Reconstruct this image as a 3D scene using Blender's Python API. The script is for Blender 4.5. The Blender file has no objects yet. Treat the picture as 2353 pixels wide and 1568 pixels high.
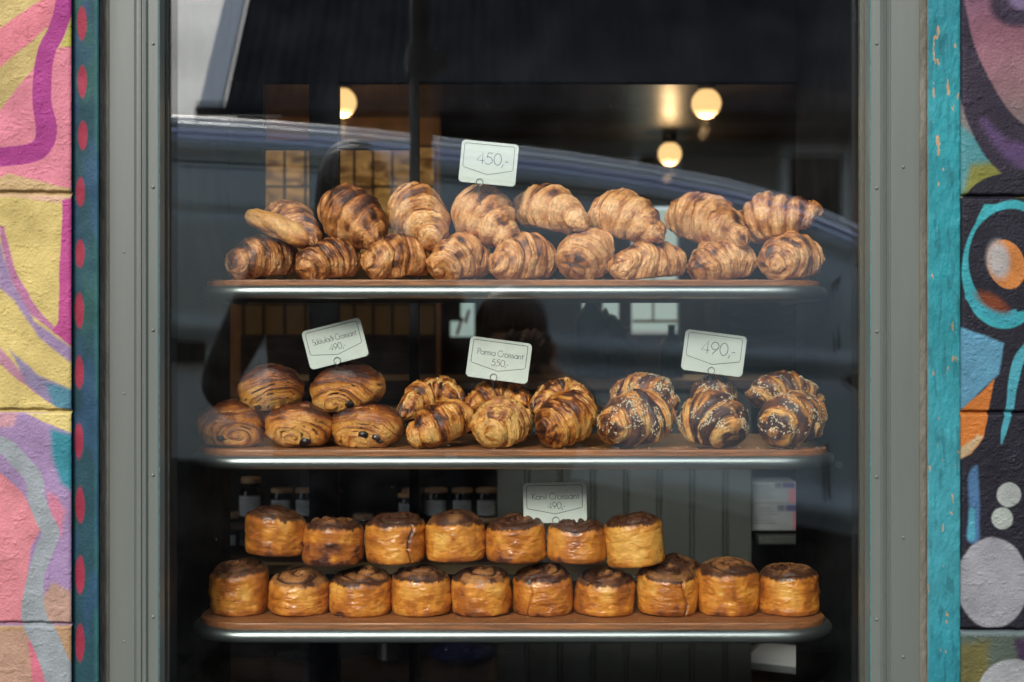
import bpy, math, random
import numpy as np
from math import radians as rad, sin, cos, pi

# ------------------------------------------------------------------ camera, sky, sun, exposure
S = bpy.context.scene
COL = S.collection
EYE = (0.0, -2.0, 1.2)
F = 3245.5                      # picture units (a 2353 x 1568 frame) per metre at one metre
CX, CZ = 1176.5, 784.0
cam_d = bpy.data.cameras.new('camera'); cam = bpy.data.objects.new('camera', cam_d); COL.objects.link(cam)
cam.location = EYE; cam.rotation_euler = (rad(90), 0, 0)
cam_d.sensor_width = 36; cam_d.lens = 36 * 2.0 / 1.45; cam_d.clip_start = 0.005; cam_d.clip_end = 2000
cam_d.dof.use_dof = True; cam_d.dof.focus_distance = 2.12; cam_d.dof.aperture_fstop = 5.6
S.camera = cam
S.render.resolution_x = 1024; S.render.resolution_y = 682
S.view_settings.view_transform = 'Standard'; S.view_settings.look = 'None'
S.view_settings.exposure = 1.0; S.view_settings.gamma = 1
S.cycles.max_bounces = 10; S.cycles.transparent_max_bounces = 24; S.cycles.glossy_bounces = 5
S.cycles.sample_clamp_indirect = 6
SUN_EL, SUN_AZ = rad(33), rad(196)     # low soft sun over the opposite roofs, behind the camera and a little to its left
w = bpy.data.worlds.new('World'); S.world = w; w.use_nodes = True
nt = w.node_tree; nt.nodes.clear()
wo = nt.nodes.new('ShaderNodeOutputWorld'); bg = nt.nodes.new('ShaderNodeBackground'); sk = nt.nodes.new('ShaderNodeTexSky')
sk.sky_type = 'NISHITA'; sk.sun_disc = False; sk.sun_elevation = SUN_EL; sk.sun_rotation = SUN_AZ
sk.air_density = 1.0; sk.dust_density = 1.6; sk.ozone_density = 2.0
hs = nt.nodes.new('ShaderNodeHueSaturation'); hs.inputs['Saturation'].default_value = 0.45
tc = nt.nodes.new('ShaderNodeTexCoord'); mp = nt.nodes.new('ShaderNodeMapping'); mp.inputs['Scale'].default_value = (2.2, 2.2, 7)
nz = nt.nodes.new('ShaderNodeTexNoise'); nz.inputs['Scale'].default_value = 1.6; nz.inputs['Detail'].default_value = 4
rp = nt.nodes.new('ShaderNodeMapRange'); rp.inputs['From Min'].default_value = .3; rp.inputs['From Max'].default_value = .7
rp.inputs['To Min'].default_value = .65; rp.inputs['To Max'].default_value = 1.35
vm = nt.nodes.new('ShaderNodeVectorMath'); vm.operation = 'SCALE'
nt.links.new(tc.outputs['Generated'], mp.inputs[0]); nt.links.new(mp.outputs[0], nz.inputs[0]); nt.links.new(nz.outputs[0], rp.inputs[0])
sz = nt.nodes.new('ShaderNodeSeparateXYZ'); rz_ = nt.nodes.new('ShaderNodeMapRange'); rz_.interpolation_type = 'SMOOTHSTEP'
rz_.inputs['From Min'].default_value = 0.0; rz_.inputs['From Max'].default_value = .65; rz_.inputs['To Min'].default_value = .40; rz_.inputs['To Max'].default_value = 1.5
mu = nt.nodes.new('ShaderNodeMath'); mu.operation = 'MULTIPLY'
nt.links.new(tc.outputs['Generated'], sz.inputs[0]); nt.links.new(sz.outputs[2], rz_.inputs[0]); nt.links.new(rz_.outputs[0], mu.inputs[0]); nt.links.new(rp.outputs[0], mu.inputs[1])
nt.links.new(sk.outputs[0], hs.inputs['Color']); nt.links.new(hs.outputs[0], vm.inputs[0]); nt.links.new(mu.outputs[0], vm.inputs['Scale'])
nt.links.new(vm.outputs[0], bg.inputs[0]); nt.links.new(bg.outputs[0], wo.inputs[0]); bg.inputs[1].default_value = 0.15
sd = bpy.data.lights.new('sun', 'SUN'); sd.energy = 1.8; sd.angle = rad(17); sd.color = (1, .95, .88)
so = bpy.data.objects.new('sun', sd); COL.objects.link(so); so.location = (-3, -8, 6)
from mathutils import Vector, Matrix
_sd = Vector((sin(SUN_AZ) * cos(SUN_EL), cos(SUN_AZ) * cos(SUN_EL), sin(SUN_EL)))   # towards the sun
so.rotation_euler = _sd.to_track_quat('Z', 'Y').to_euler()

# ------------------------------------------------------------------ picture coordinates -> places
def W(px, py, y):               # a point of the scene at depth y seen at (px, py)
    d = y - EYE[1]
    return (EYE[0] + (px - CX) / F * d, y, EYE[2] - (py - CZ) / F * d)
def M(px, py, dist):            # a point DIST in front of the window whose mirror image is seen at (px, py)
    d = 2.0 + dist
    return ((px - CX) / F * d, -dist, EYE[2] - (py - CZ) / F * d)

# ------------------------------------------------------------------ noise
def _h(ix, iy, iz, s):
    h = (ix.astype(np.int64) * 374761393 + iy.astype(np.int64) * 668265263 + iz.astype(np.int64) * 1274126177 + s * 974634777) & 0xffffffff
    h = ((h ^ (h >> 13)) * 1103515245) & 0xffffffff
    h = ((h ^ (h >> 16)) * 2246822519) & 0xffffffff
    return ((h ^ (h >> 15)) & 0xffffff) / float(0xffffff)
def vn(x, y, z, s=0):
    x, y, z = np.broadcast_arrays(np.asarray(x, float), np.asarray(y, float), np.asarray(z, float))
    ix, iy, iz = np.floor(x), np.floor(y), np.floor(z)
    fx, fy, fz = x - ix, y - iy, z - iz
    fx, fy, fz = [f * f * (3 - 2 * f) for f in (fx, fy, fz)]
    r = 0
    for a in (0, 1):
        wa = fx if a else 1 - fx
        for b in (0, 1):
            wb = fy if b else 1 - fy
            for c in (0, 1):
                r = r + wa * wb * (fz if c else 1 - fz) * _h(ix + a, iy + b, iz + c, s)
    return r
def fbm(x, y, z, s=0, o=3):
    r, a, t, f = 0, 1., 0, 1.
    for k in range(o):
        r = r + a * vn(x * f, y * f, z * f, s + k * 17); t += a; a *= .5; f *= 2.03
    return r / t
def sm(a, b, x):
    t = np.clip((x - a) / (b - a), 0, 1); return t * t * (3 - 2 * t)
def lerp(a, b, t): return a + (b - a) * t
MG = .42
def lin(c):
    c = np.asarray(c, float) / 255; return np.where(c < .04, c / 12.92, ((c + .055) / 1.055) ** 2.4)
def ramp(v, stops):
    xs = [s[0] for s in stops]
    return np.stack([np.interp(v, xs, [s[1][k] for s in stops]) for k in range(3)], -1)

# ------------------------------------------------------------------ objects
def tag(o, label=None, cat=None, group=None, kind=None):
    if label: o['label'] = label
    if cat: o['category'] = cat
    if group: o['group'] = group
    if kind: o['kind'] = kind
    return o
def empty(name, loc, label, cat, group=None):
    o = bpy.data.objects.new(name, None); COL.objects.link(o); o.location = loc; o.empty_display_size = .05
    return tag(o, label, cat, group)
def link(name, me, mat, parent=None, smooth=True):
    if mat: me.materials.append(mat)
    if smooth: me.polygons.foreach_set('use_smooth', np.ones(len(me.polygons), dtype=bool))
    o = bpy.data.objects.new(name, me); COL.objects.link(o)
    if parent is not None:
        o.parent = parent
        me.transform(Matrix.Translation(-world_loc(parent)))
    me.update()
    return o
def world_loc(o):
    v = Vector(o.location)
    while o.parent is not None:
        o = o.parent; v = v + Vector(o.location)
    return v
def mesh(verts, faces, cols=None):
    me = bpy.data.meshes.new('m')
    verts = np.asarray(verts, dtype=np.float32).reshape(-1, 3)
    if isinstance(faces, np.ndarray):
        me.vertices.add(len(verts)); me.vertices.foreach_set('co', verts.ravel())
        k = faces.shape[1]
        me.loops.add(faces.size); me.loops.foreach_set('vertex_index', faces.ravel().astype(np.int32))
        me.polygons.add(len(faces)); me.polygons.foreach_set('loop_start', np.arange(0, faces.size, k, dtype=np.int32))
        me.update(calc_edges=True)
    else:
        me.from_pydata(verts.tolist(), [], faces)
    if cols is not None:
        a = me.color_attributes.new('Col', 'FLOAT_COLOR', 'POINT')
        c = np.ones((len(verts), 4), dtype=np.float32); c[:, :3] = cols.reshape(-1, 3)
        a.data.foreach_set('color', c.ravel())
    return me
def gridf(nu, nv, wrap=False, flip=False):
    m = nv if wrap else nv - 1
    i, j = np.meshgrid(np.arange(nu - 1), np.arange(m), indexing='ij')
    j2 = (j + 1) % nv
    f = np.stack([i * nv + j, i * nv + j2, (i + 1) * nv + j2, (i + 1) * nv + j], -1).reshape(-1, 4)
    return f[:, ::-1].copy() if flip else f
def normals(P, wrap=True):
    du = np.gradient(P, axis=0)
    if wrap:
        dv = (np.roll(P, -1, 1) - np.roll(P, 1, 1)) / 2
    else:
        dv = np.gradient(P, axis=1)
    n = np.cross(du, dv); l = np.linalg.norm(n, axis=-1, keepdims=True)
    return n / np.maximum(l, 1e-12)
class MB:
    """collects pieces of ONE mesh"""
    def __init__(s): s.v = []; s.f = []
    def add(s, v, f):
        b = len(s.v); s.v += [tuple(p) for p in v]; s.f += [[i + b for i in q] for q in f]; return s
    def box(s, x0, x1, y0, y1, z0, z1, c=0.0):
        if c <= 0:
            v = [(x, y, z) for x in (x0, x1) for y in (y0, y1) for z in (z0, z1)]
            return s.add(v, [(0, 1, 3, 2), (4, 6, 7, 5), (0, 4, 5, 1), (2, 3, 7, 6), (0, 2, 6, 4), (1, 5, 7, 3)])
        xs, ys, zs = (x0, x1), (y0, y1), (z0, z1)
        v = []; idx = {}
        for a in (0, 1):
            for b in (0, 1):
                for d in (0, 1):
                    X, Y, Z = xs[a], ys[b], zs[d]
                    ix, iy, iz = X + (c if a == 0 else -c), Y + (c if b == 0 else -c), Z + (c if d == 0 else -c)
                    for k, p in enumerate(((X, iy, iz), (ix, Y, iz), (ix, iy, Z))):
                        idx[a, b, d, k] = len(v); v.append(p)
        g = lambda a, b, d, k: idx[a, b, d, k]
        f = []
        for a in (0, 1): f.append([g(a, 0, 0, 0), g(a, 0, 1, 0), g(a, 1, 1, 0), g(a, 1, 0, 0)][::1 if a == 0 else -1])
        for b in (0, 1): f.append([g(0, b, 0, 1), g(1, b, 0, 1), g(1, b, 1, 1), g(0, b, 1, 1)][::1 if b == 0 else -1])
        for d in (0, 1): f.append([g(0, 0, d, 2), g(0, 1, d, 2), g(1, 1, d, 2), g(1, 0, d, 2)][::1 if d == 0 else -1])
        for a in (0, 1):
            for b in (0, 1): f.append([g(a, b, 0, 0), g(a, b, 1, 0), g(a, b, 1, 1), g(a, b, 0, 1)][::1 if a != b else -1])
        for a in (0, 1):
            for d in (0, 1): f.append([g(a, 0, d, 0), g(a, 1, d, 0), g(a, 1, d, 2), g(a, 0, d, 2)][::1 if a == d else -1])
        for b in (0, 1):
            for d in (0, 1): f.append([g(0, b, d, 1), g(1, b, d, 1), g(1, b, d, 2), g(0, b, d, 2)][::1 if b != d else -1])
        for a in (0, 1):
            for b in (0, 1):
                for d in (0, 1): f.append([g(a, b, d, k) for k in (0, 1, 2)])
        return s.add(v, f)
    def tube(s, pts, r, n=12, r2=None, closed=False, caps=True):
        pts = [Vector(p) for p in pts]; m = len(pts)
        rr = r if hasattr(r, '__len__') else [r] * m
        b = len(s.v); v = []; up0 = None
        for i, p in enumerate(pts):
            if closed: t = pts[(i + 1) % m] - pts[i - 1]
            else: t = pts[min(i + 1, m - 1)] - pts[max(i - 1, 0)]
            t.normalize()
            u = Vector((0, 0, 1)) if up0 is None else up0
            if abs(t.dot(u)) > .95 and up0 is None: u = Vector((1, 0, 0))
            u = (u - t * t.dot(u)).normalized(); q = t.cross(u); up0 = u
            for k in range(n):
                a = 2 * pi * k / n
                v.append(p + u * cos(a) * (r2 if r2 else rr[i]) + q * sin(a) * rr[i])
        f = []
        for i in range(m if closed else m - 1):
            for k in range(n):
                f.append((i * n + k, i * n + (k + 1) % n, ((i + 1) % m) * n + (k + 1) % n, ((i + 1) % m) * n + k))
        if caps and not closed:
            f.append(list(range(n))[::-1]); f.append([(m - 1) * n + k for k in range(n)])
        return s.add(v, f)
    def lathe(s, prof, c, n=32, axis='z'):
        v = []; f = []; m = len(prof)
        for (r, h) in prof:
            for k in range(n):
                a = 2 * pi * k / n
                if axis == 'z': v.append((c[0] + r * cos(a), c[1] + r * sin(a), c[2] + h))
                elif axis == 'y': v.append((c[0] + r * cos(a), c[1] + h, c[2] + r * sin(a)))
                else: v.append((c[0] + h, c[1] + r * cos(a), c[2] + r * sin(a)))
        for i in range(m - 1):
            for k in range(n): f.append((i * n + k, i * n + (k + 1) % n, (i + 1) * n + (k + 1) % n, (i + 1) * n + k))
        f.append(list(range(n))[::-1]); f.append([(m - 1) * n + k for k in range(n)])
        return s.add(v, f)
    def prism(s, pts, a0, a1, axis='y', bev=0.0):
        """outline PTS (2-D) extruded from a0 to a1 along axis"""
        n = len(pts); lv = [(a0, 0), (a1, 0)] if bev <= 0 else [(a0, bev), (a0 + bev, 0), (a1 - bev, 0), (a1, bev)]
        cx = sum(p[0] for p in pts) / n; cy = sum(p[1] for p in pts) / n
        v = []; f = []
        for a, ins in lv:
            for p in pts:
                dx, dy = p[0] - cx, p[1] - cy; L = math.hypot(dx, dy) or 1
                q = (p[0] - dx / L * ins, p[1] - dy / L * ins)
                v.append({'y': (q[0], a, q[1]), 'z': (q[0], q[1], a), 'x': (a, q[0], q[1])}[axis])
        for i in range(len(lv) - 1):
            for k in range(n): f.append((i * n + k, i * n + (k + 1) % n, (i + 1) * n + (k + 1) % n, (i + 1) * n + k))
        f.append(list(range(n))[::-1]); f.append([(len(lv) - 1) * n + k for k in range(n)])
        return s.add(v, f)
    def build(s, name, mat, parent=None, smooth=False, recalc=True, angle=None):
        me = mesh(s.v, s.f)
        if recalc:
            import bmesh
            bm = bmesh.new(); bm.from_mesh(me); bmesh.ops.recalc_face_normals(bm, faces=bm.faces); bm.to_mesh(me); bm.free()
        o = link(name, me, mat, parent, smooth)
        if smooth:
            try: me.set_sharp_from_angle(angle=rad(angle or 40))
            except Exception: pass
        return o
def rrect(x0, x1, y0, y1, r, n=8, corners=(1, 1, 1, 1)):
    pts = []
    for k, (cx, cy, a) in enumerate(((x1 - r, y1 - r, 0), (x0 + r, y1 - r, 90), (x0 + r, y0 + r, 180), (x1 - r, y0 + r, 270))):
        if corners[k]:
            for i in range(n + 1):
                t = rad(a + 90 * i / n); pts.append((cx + r * cos(t), cy + r * sin(t)))
        else: pts.append(((x1, y1), (x0, y1), (x0, y0), (x1, y0))[k])
    return pts

# ------------------------------------------------------------------ materials
def mat(name, color=(.5, .5, .5), rough=.6, metal=0., spec=.5, noise=0., nscale=20., bump=0., bscale=60., stretch=(1, 1, 1),
        dark=None, vcol=False, coat=0., emit=None, estr=0., sheen=0.):
    m = bpy.data.materials.new(name); m.use_nodes = True; t = m.node_tree; b = t.nodes['Principled BSDF']
    b.inputs['Roughness'].default_value = rough; b.inputs['Metallic'].default_value = metal
    b.inputs['Specular IOR Level'].default_value = spec; b.inputs['Coat Weight'].default_value = coat
    b.inputs['Base Color'].default_value = (*color, 1)
    co = t.nodes.new('ShaderNodeTexCoord'); ma = t.nodes.new('ShaderNodeMapping'); ma.inputs['Scale'].default_value = stretch
    t.links.new(co.outputs['Object'], ma.inputs[0])
    src = None
    if vcol:
        a = t.nodes.new('ShaderNodeVertexColor'); a.layer_name = 'Col'; src = a.outputs[0]
    if noise > 0:
        n = t.nodes.new('ShaderNodeTexNoise'); n.inputs['Scale'].default_value = nscale; n.inputs['Detail'].default_value = 6
        t.links.new(ma.outputs[0], n.inputs[0])
        mr = t.nodes.new('ShaderNodeMapRange'); mr.inputs['From Min'].default_value = .3; mr.inputs['From Max'].default_value = .7
        t.links.new(n.outputs[0], mr.inputs[0])
        mx = t.nodes.new('ShaderNodeMix'); mx.data_type = 'RGBA'
        if vcol:
            mx.blend_type = 'MULTIPLY'; mx.inputs['Factor'].default_value = 1
            cr = t.nodes.new('ShaderNodeMapRange'); cr.inputs['To Min'].default_value = 1 - noise; cr.inputs['To Max'].default_value = 1 + noise
            t.links.new(mr.outputs[0], cr.inputs[0]); cc = t.nodes.new('ShaderNodeCombineColor')
            for k in range(3): t.links.new(cr.outputs[0], cc.inputs[k])
            t.links.new(src, mx.inputs['A']); t.links.new(cc.outputs[0], mx.inputs['B'])
        else:
            d = dark if dark else tuple(c * (1 - noise) for c in color)
            mx.inputs['A'].default_value = (*d, 1); mx.inputs['B'].default_value = (*color, 1); t.links.new(mr.outputs[0], mx.inputs['Factor'])
        src = mx.outputs['Result']
        rr = t.nodes.new('ShaderNodeMapRange'); rr.inputs['To Min'].default_value = min(1, rough * 1.15); rr.inputs['To Max'].default_value = rough * .85
        t.links.new(mr.outputs[0], rr.inputs[0]); t.links.new(rr.outputs[0], b.inputs['Roughness'])
    if src is not None: t.links.new(src, b.inputs['Base Color'])
    if bump > 0:
        n2 = t.nodes.new('ShaderNodeTexNoise'); n2.inputs['Scale'].default_value = bscale; n2.inputs['Detail'].default_value = 5
        t.links.new(ma.outputs[0], n2.inputs[0]); bu = t.nodes.new('ShaderNodeBump'); bu.inputs['Strength'].default_value = bump
        bu.inputs['Distance'].default_value = .002; t.links.new(n2.outputs[0], bu.inputs['Height']); t.links.new(bu.outputs[0], b.inputs['Normal'])
    if emit:
        b.inputs['Emission Color'].default_value = (*emit, 1); b.inputs['Emission Strength'].default_value = estr
    return m
def glass_mat(name, tint=(.985, .995, .99), f0=.052, dust=0.0):
    m = bpy.data.materials.new(name); m.use_nodes = True; t = m.node_tree; t.nodes.clear()
    o = t.nodes.new('ShaderNodeOutputMaterial'); tr = t.nodes.new('ShaderNodeBsdfTransparent'); tr.inputs[0].default_value = (*tint, 1)
    gl = t.nodes.new('ShaderNodeBsdfGlossy'); gl.inputs['Roughness'].default_value = 0.0; gl.inputs[0].default_value = (1, 1, 1, 1)
    lw = t.nodes.new('ShaderNodeLayerWeight'); lw.inputs[0].default_value = .5
    p = t.nodes.new('ShaderNodeMath'); p.operation = 'POWER'; p.inputs[1].default_value = 5; t.links.new(lw.outputs['Facing'], p.inputs[0])
    q = t.nodes.new('ShaderNodeMath'); q.operation = 'MULTIPLY_ADD'; q.inputs[1].default_value = 1 - f0; q.inputs[2].default_value = f0
    t.links.new(p.outputs[0], q.inputs[0]); mx = t.nodes.new('ShaderNodeMixShader')
    t.links.new(q.outputs[0], mx.inputs[0]); t.links.new(tr.outputs[0], mx.inputs[1]); t.links.new(gl.outputs[0], mx.inputs[2])
    last = mx.outputs[0]
    if dust > 0:
        co = t.nodes.new('ShaderNodeTexCoord'); n = t.nodes.new('ShaderNodeTexNoise'); n.inputs['Scale'].default_value = 330; n.inputs['Detail'].default_value = 1
        n2 = t.nodes.new('ShaderNodeTexNoise'); n2.inputs['Scale'].default_value = 14; n2.inputs['Detail'].default_value = 5
        t.links.new(co.outputs['Object'], n.inputs[0]); t.links.new(co.outputs['Object'], n2.inputs[0])
        r1 = t.nodes.new('ShaderNodeMapRange'); r1.inputs['From Min'].default_value = .80; r1.inputs['From Max'].default_value = .84; r1.inputs['To Max'].default_value = .25
        r2 = t.nodes.new('ShaderNodeMapRange'); r2.inputs['From Min'].default_value = .45; r2.inputs['From Max'].default_value = .8; r2.inputs['To Max'].default_value = dust
        t.links.new(n.outputs[0], r1.inputs[0]); t.links.new(n2.outputs[0], r2.inputs[0])
        ad = t.nodes.new('ShaderNodeMath'); ad.operation = 'ADD'; t.links.new(r1.outputs[0], ad.inputs[0]); t.links.new(r2.outputs[0], ad.inputs[1])
        di = t.nodes.new('ShaderNodeBsdfDiffuse'); di.inputs[0].default_value = (.6, .6, .6, 1)
        m2 = t.nodes.new('ShaderNodeMixShader'); t.links.new(ad.outputs[0], m2.inputs[0]); t.links.new(last, m2.inputs[1]); t.links.new(di.outputs[0], m2.inputs[2]); last = m2.outputs[0]
    t.links.new(last, o.inputs[0]); return m

MT = dict(
    mural=mat('mural_paint', vcol=True, rough=.7, noise=.2, nscale=26, bump=.35, bscale=260, spec=.3),
    frame=mat('window_frame_paint', (.105, .118, .104) , rough=.42, noise=.24, nscale=16, stretch=(1.5, 1.5, .12), bump=.12, bscale=90, spec=.45),
    putty=mat('render_strip', (.15, .138, .11), rough=.8, noise=.45, nscale=30, stretch=(1, 1, .35), bump=.8, bscale=160),
    gasket=mat('rubber_gasket', (.01, .011, .012), rough=.5),
    cyan=mat('overspray_cyan', (.04, .24, .27), rough=.6, noise=.7, nscale=120),
    spacer=mat('glazing_spacer', (.13, .125, .1), rough=.4, metal=.5, noise=.2, nscale=60),
    bar=mat('tray_metal', (.36, .39, .38), rough=.38, metal=.96, noise=.05, nscale=6),
    tray=mat('tray_underside', (.09, .1, .1), rough=.45, metal=.5),
    wood=mat('board_wood', (.34, .125, .038), rough=.5, noise=.5, nscale=26, stretch=(.6, 9, 12), dark=(.13, .045, .015), bump=.25, bscale=50),
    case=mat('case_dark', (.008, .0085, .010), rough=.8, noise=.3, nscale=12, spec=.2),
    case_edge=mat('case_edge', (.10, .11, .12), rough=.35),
    card=mat('tag_card', (.58, .62, .56), rough=.42, noise=.04, nscale=60),
    ink=mat('printed_ink', (.07, .075, .08), rough=.6),
    wire=mat('wire_metal', (.18, .18, .17), rough=.3, metal=.9),
    pastry=mat('croissant_crust', vcol=True, rough=.36, noise=.28, nscale=210, bump=.8, bscale=380, spec=.5),
    bun=mat('bun_crust', vcol=True, rough=.38, noise=.14, nscale=120, bump=.22, bscale=260, spec=.5, coat=.15),
    cinn=mat('cinnamon_crust', vcol=True, rough=.46, noise=.3, nscale=200, bump=.45, bscale=380, spec=.4),
    choc=mat('dark_chocolate', (.012, .007, .005), rough=.35, bump=.4, bscale=200),
    sesame=mat('sesame', (.72, .60, .40), rough=.5, noise=.2, nscale=300),
    cheese=mat('baked_cheese', vcol=True, rough=.5, noise=.3, nscale=180, bump=.8, bscale=320),
    lid=mat('copper_lid', (.95, .60, .34), rough=.4, metal=.1),
    jarbody=mat('dark_jar', (.012, .010, .010), rough=.15, spec=.6),
    label=mat('jar_label', (.92, .94, .95), rough=.6, noise=.08, nscale=70),
    print=mat('label_print', (.10, .10, .12), rough=.6),
    darkwood=mat('dark_wood', (.10, .05, .026), rough=.5, noise=.5, nscale=14, stretch=(1, 6, 6)),
    lightwood=mat('light_wood', (.52, .36, .18), rough=.5, noise=.3, nscale=14, stretch=(1, 6, 6)),
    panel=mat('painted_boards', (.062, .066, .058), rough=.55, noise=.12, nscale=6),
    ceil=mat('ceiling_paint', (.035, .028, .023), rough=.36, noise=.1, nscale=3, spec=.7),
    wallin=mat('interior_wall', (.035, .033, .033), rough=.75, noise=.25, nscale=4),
    amberwall=mat('amber_tiles', (.40, .2, .05), rough=.4, noise=.4, nscale=9, bump=.4, bscale=12),
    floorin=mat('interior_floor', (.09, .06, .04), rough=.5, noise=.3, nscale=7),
    black=mat('black_plastic', (.012, .012, .013), rough=.4),
    steel=mat('steel_pot', (.5, .5, .5), rough=.25, metal=1),
    blue=mat('blue_cloth', (.012, .02, .09), rough=.8),
    white=mat('white_paint', (.80, .84, .83), rough=.45, noise=.06, nscale=12),
    box=mat('package_white', (.26, .27, .28), rough=.5, noise=.06, nscale=40),
    purple=mat('package_purple', (.07, .05, .16), rough=.5),
    pink=mat('package_pink', (.45, .14, .17), rough=.5),
    concrete=mat('paving', (.07, .07, .068), rough=.85, noise=.35, nscale=6, bump=.5, bscale=40),
    asphalt=mat('asphalt', (.05, .05, .052), rough=.85, noise=.35, nscale=9, bump=.6, bscale=90),
    earth=mat('far_ground', (.10, .11, .08), rough=.9, noise=.4, nscale=.3),
    roof=mat('corrugated_iron', (.030, .030, .037), rough=.75, spec=.2, noise=.25, nscale=4),
    clad=mat('house_cladding', (.30, .30, .28), rough=.7, noise=.2, nscale=5),
    van=mat('van_paint', (.55, .69, .74), rough=.3, metal=.0, noise=.05, nscale=2, coat=.6),
    vanlow=mat('van_cladding', (.015, .015, .017), rough=.6),
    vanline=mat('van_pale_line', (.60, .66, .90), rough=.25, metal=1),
    vanglass=mat('van_glass', (.005, .006, .007), rough=.25, spec=.2),
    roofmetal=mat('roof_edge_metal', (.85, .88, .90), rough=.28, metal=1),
    chrome=mat('bright_trim', (.75, .76, .78), rough=.18, metal=1),
    tyre=mat('tyre_rubber', (.02, .02, .02), rough=.85),
    rust=mat('rusty_pole', (.045, .032, .025), rough=.6, noise=.5, nscale=18, bump=.8, bscale=40),
    skin=mat('skin', (.50, .30, .22), rough=.5, noise=.06, nscale=30),
    hair=mat('brown_hair', (.04, .022, .014), rough=.45, noise=.5, nscale=40, stretch=(4, 4, .5)),
    coat=mat('dark_coat', (.014, .015, .019), rough=.85, noise=.4, nscale=40),
    denim=mat('dark_jeans', (.02, .025, .045), rough=.85, noise=.4, nscale=60),
    lamp=mat('lit_globe', (.9, .8, .6), emit=(1.0, .60, .24), estr=.68),
    daylit=mat('daylit_pane', (.5, .55, .52), emit=(.62, .80, .74), estr=.26),
    glass=glass_mat('window_glass', dust=.003),
    glass2=glass_mat('window_glass_inner'),
    sideglass=glass_mat('side_glass', tint=(.8, .86, .84)),
    green=mat('green_leaves', (.03, .06, .02), rough=.6, noise=.5, nscale=30),
    redcard=mat('red_leather', (.2, .06, .03), rough=.5),
)
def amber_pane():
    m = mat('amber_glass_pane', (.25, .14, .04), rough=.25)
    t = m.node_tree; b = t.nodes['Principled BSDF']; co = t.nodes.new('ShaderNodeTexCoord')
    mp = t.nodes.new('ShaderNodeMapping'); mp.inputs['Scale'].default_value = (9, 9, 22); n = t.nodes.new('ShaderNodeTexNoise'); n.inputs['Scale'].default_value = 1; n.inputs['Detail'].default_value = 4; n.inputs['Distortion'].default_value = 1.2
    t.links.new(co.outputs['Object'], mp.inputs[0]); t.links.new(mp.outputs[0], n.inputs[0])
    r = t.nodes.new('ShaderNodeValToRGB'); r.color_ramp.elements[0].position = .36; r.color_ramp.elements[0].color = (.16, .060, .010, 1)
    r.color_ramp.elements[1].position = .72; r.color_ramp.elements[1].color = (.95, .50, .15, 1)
    t.links.new(n.outputs[0], r.inputs[0]); t.links.new(r.outputs[0], b.inputs['Emission Color']); b.inputs['Emission Strength'].default_value = .20  # light of the warm room put into the panes as emission
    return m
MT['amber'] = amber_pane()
MT['amberdim'] = mat('amber_glass_dim', (.20, .10, .025), rough=.4, noise=.4, nscale=8, emit=(.8, .42, .12), estr=.012)  # dim copy of the glowing pane for the lower rows

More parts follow.
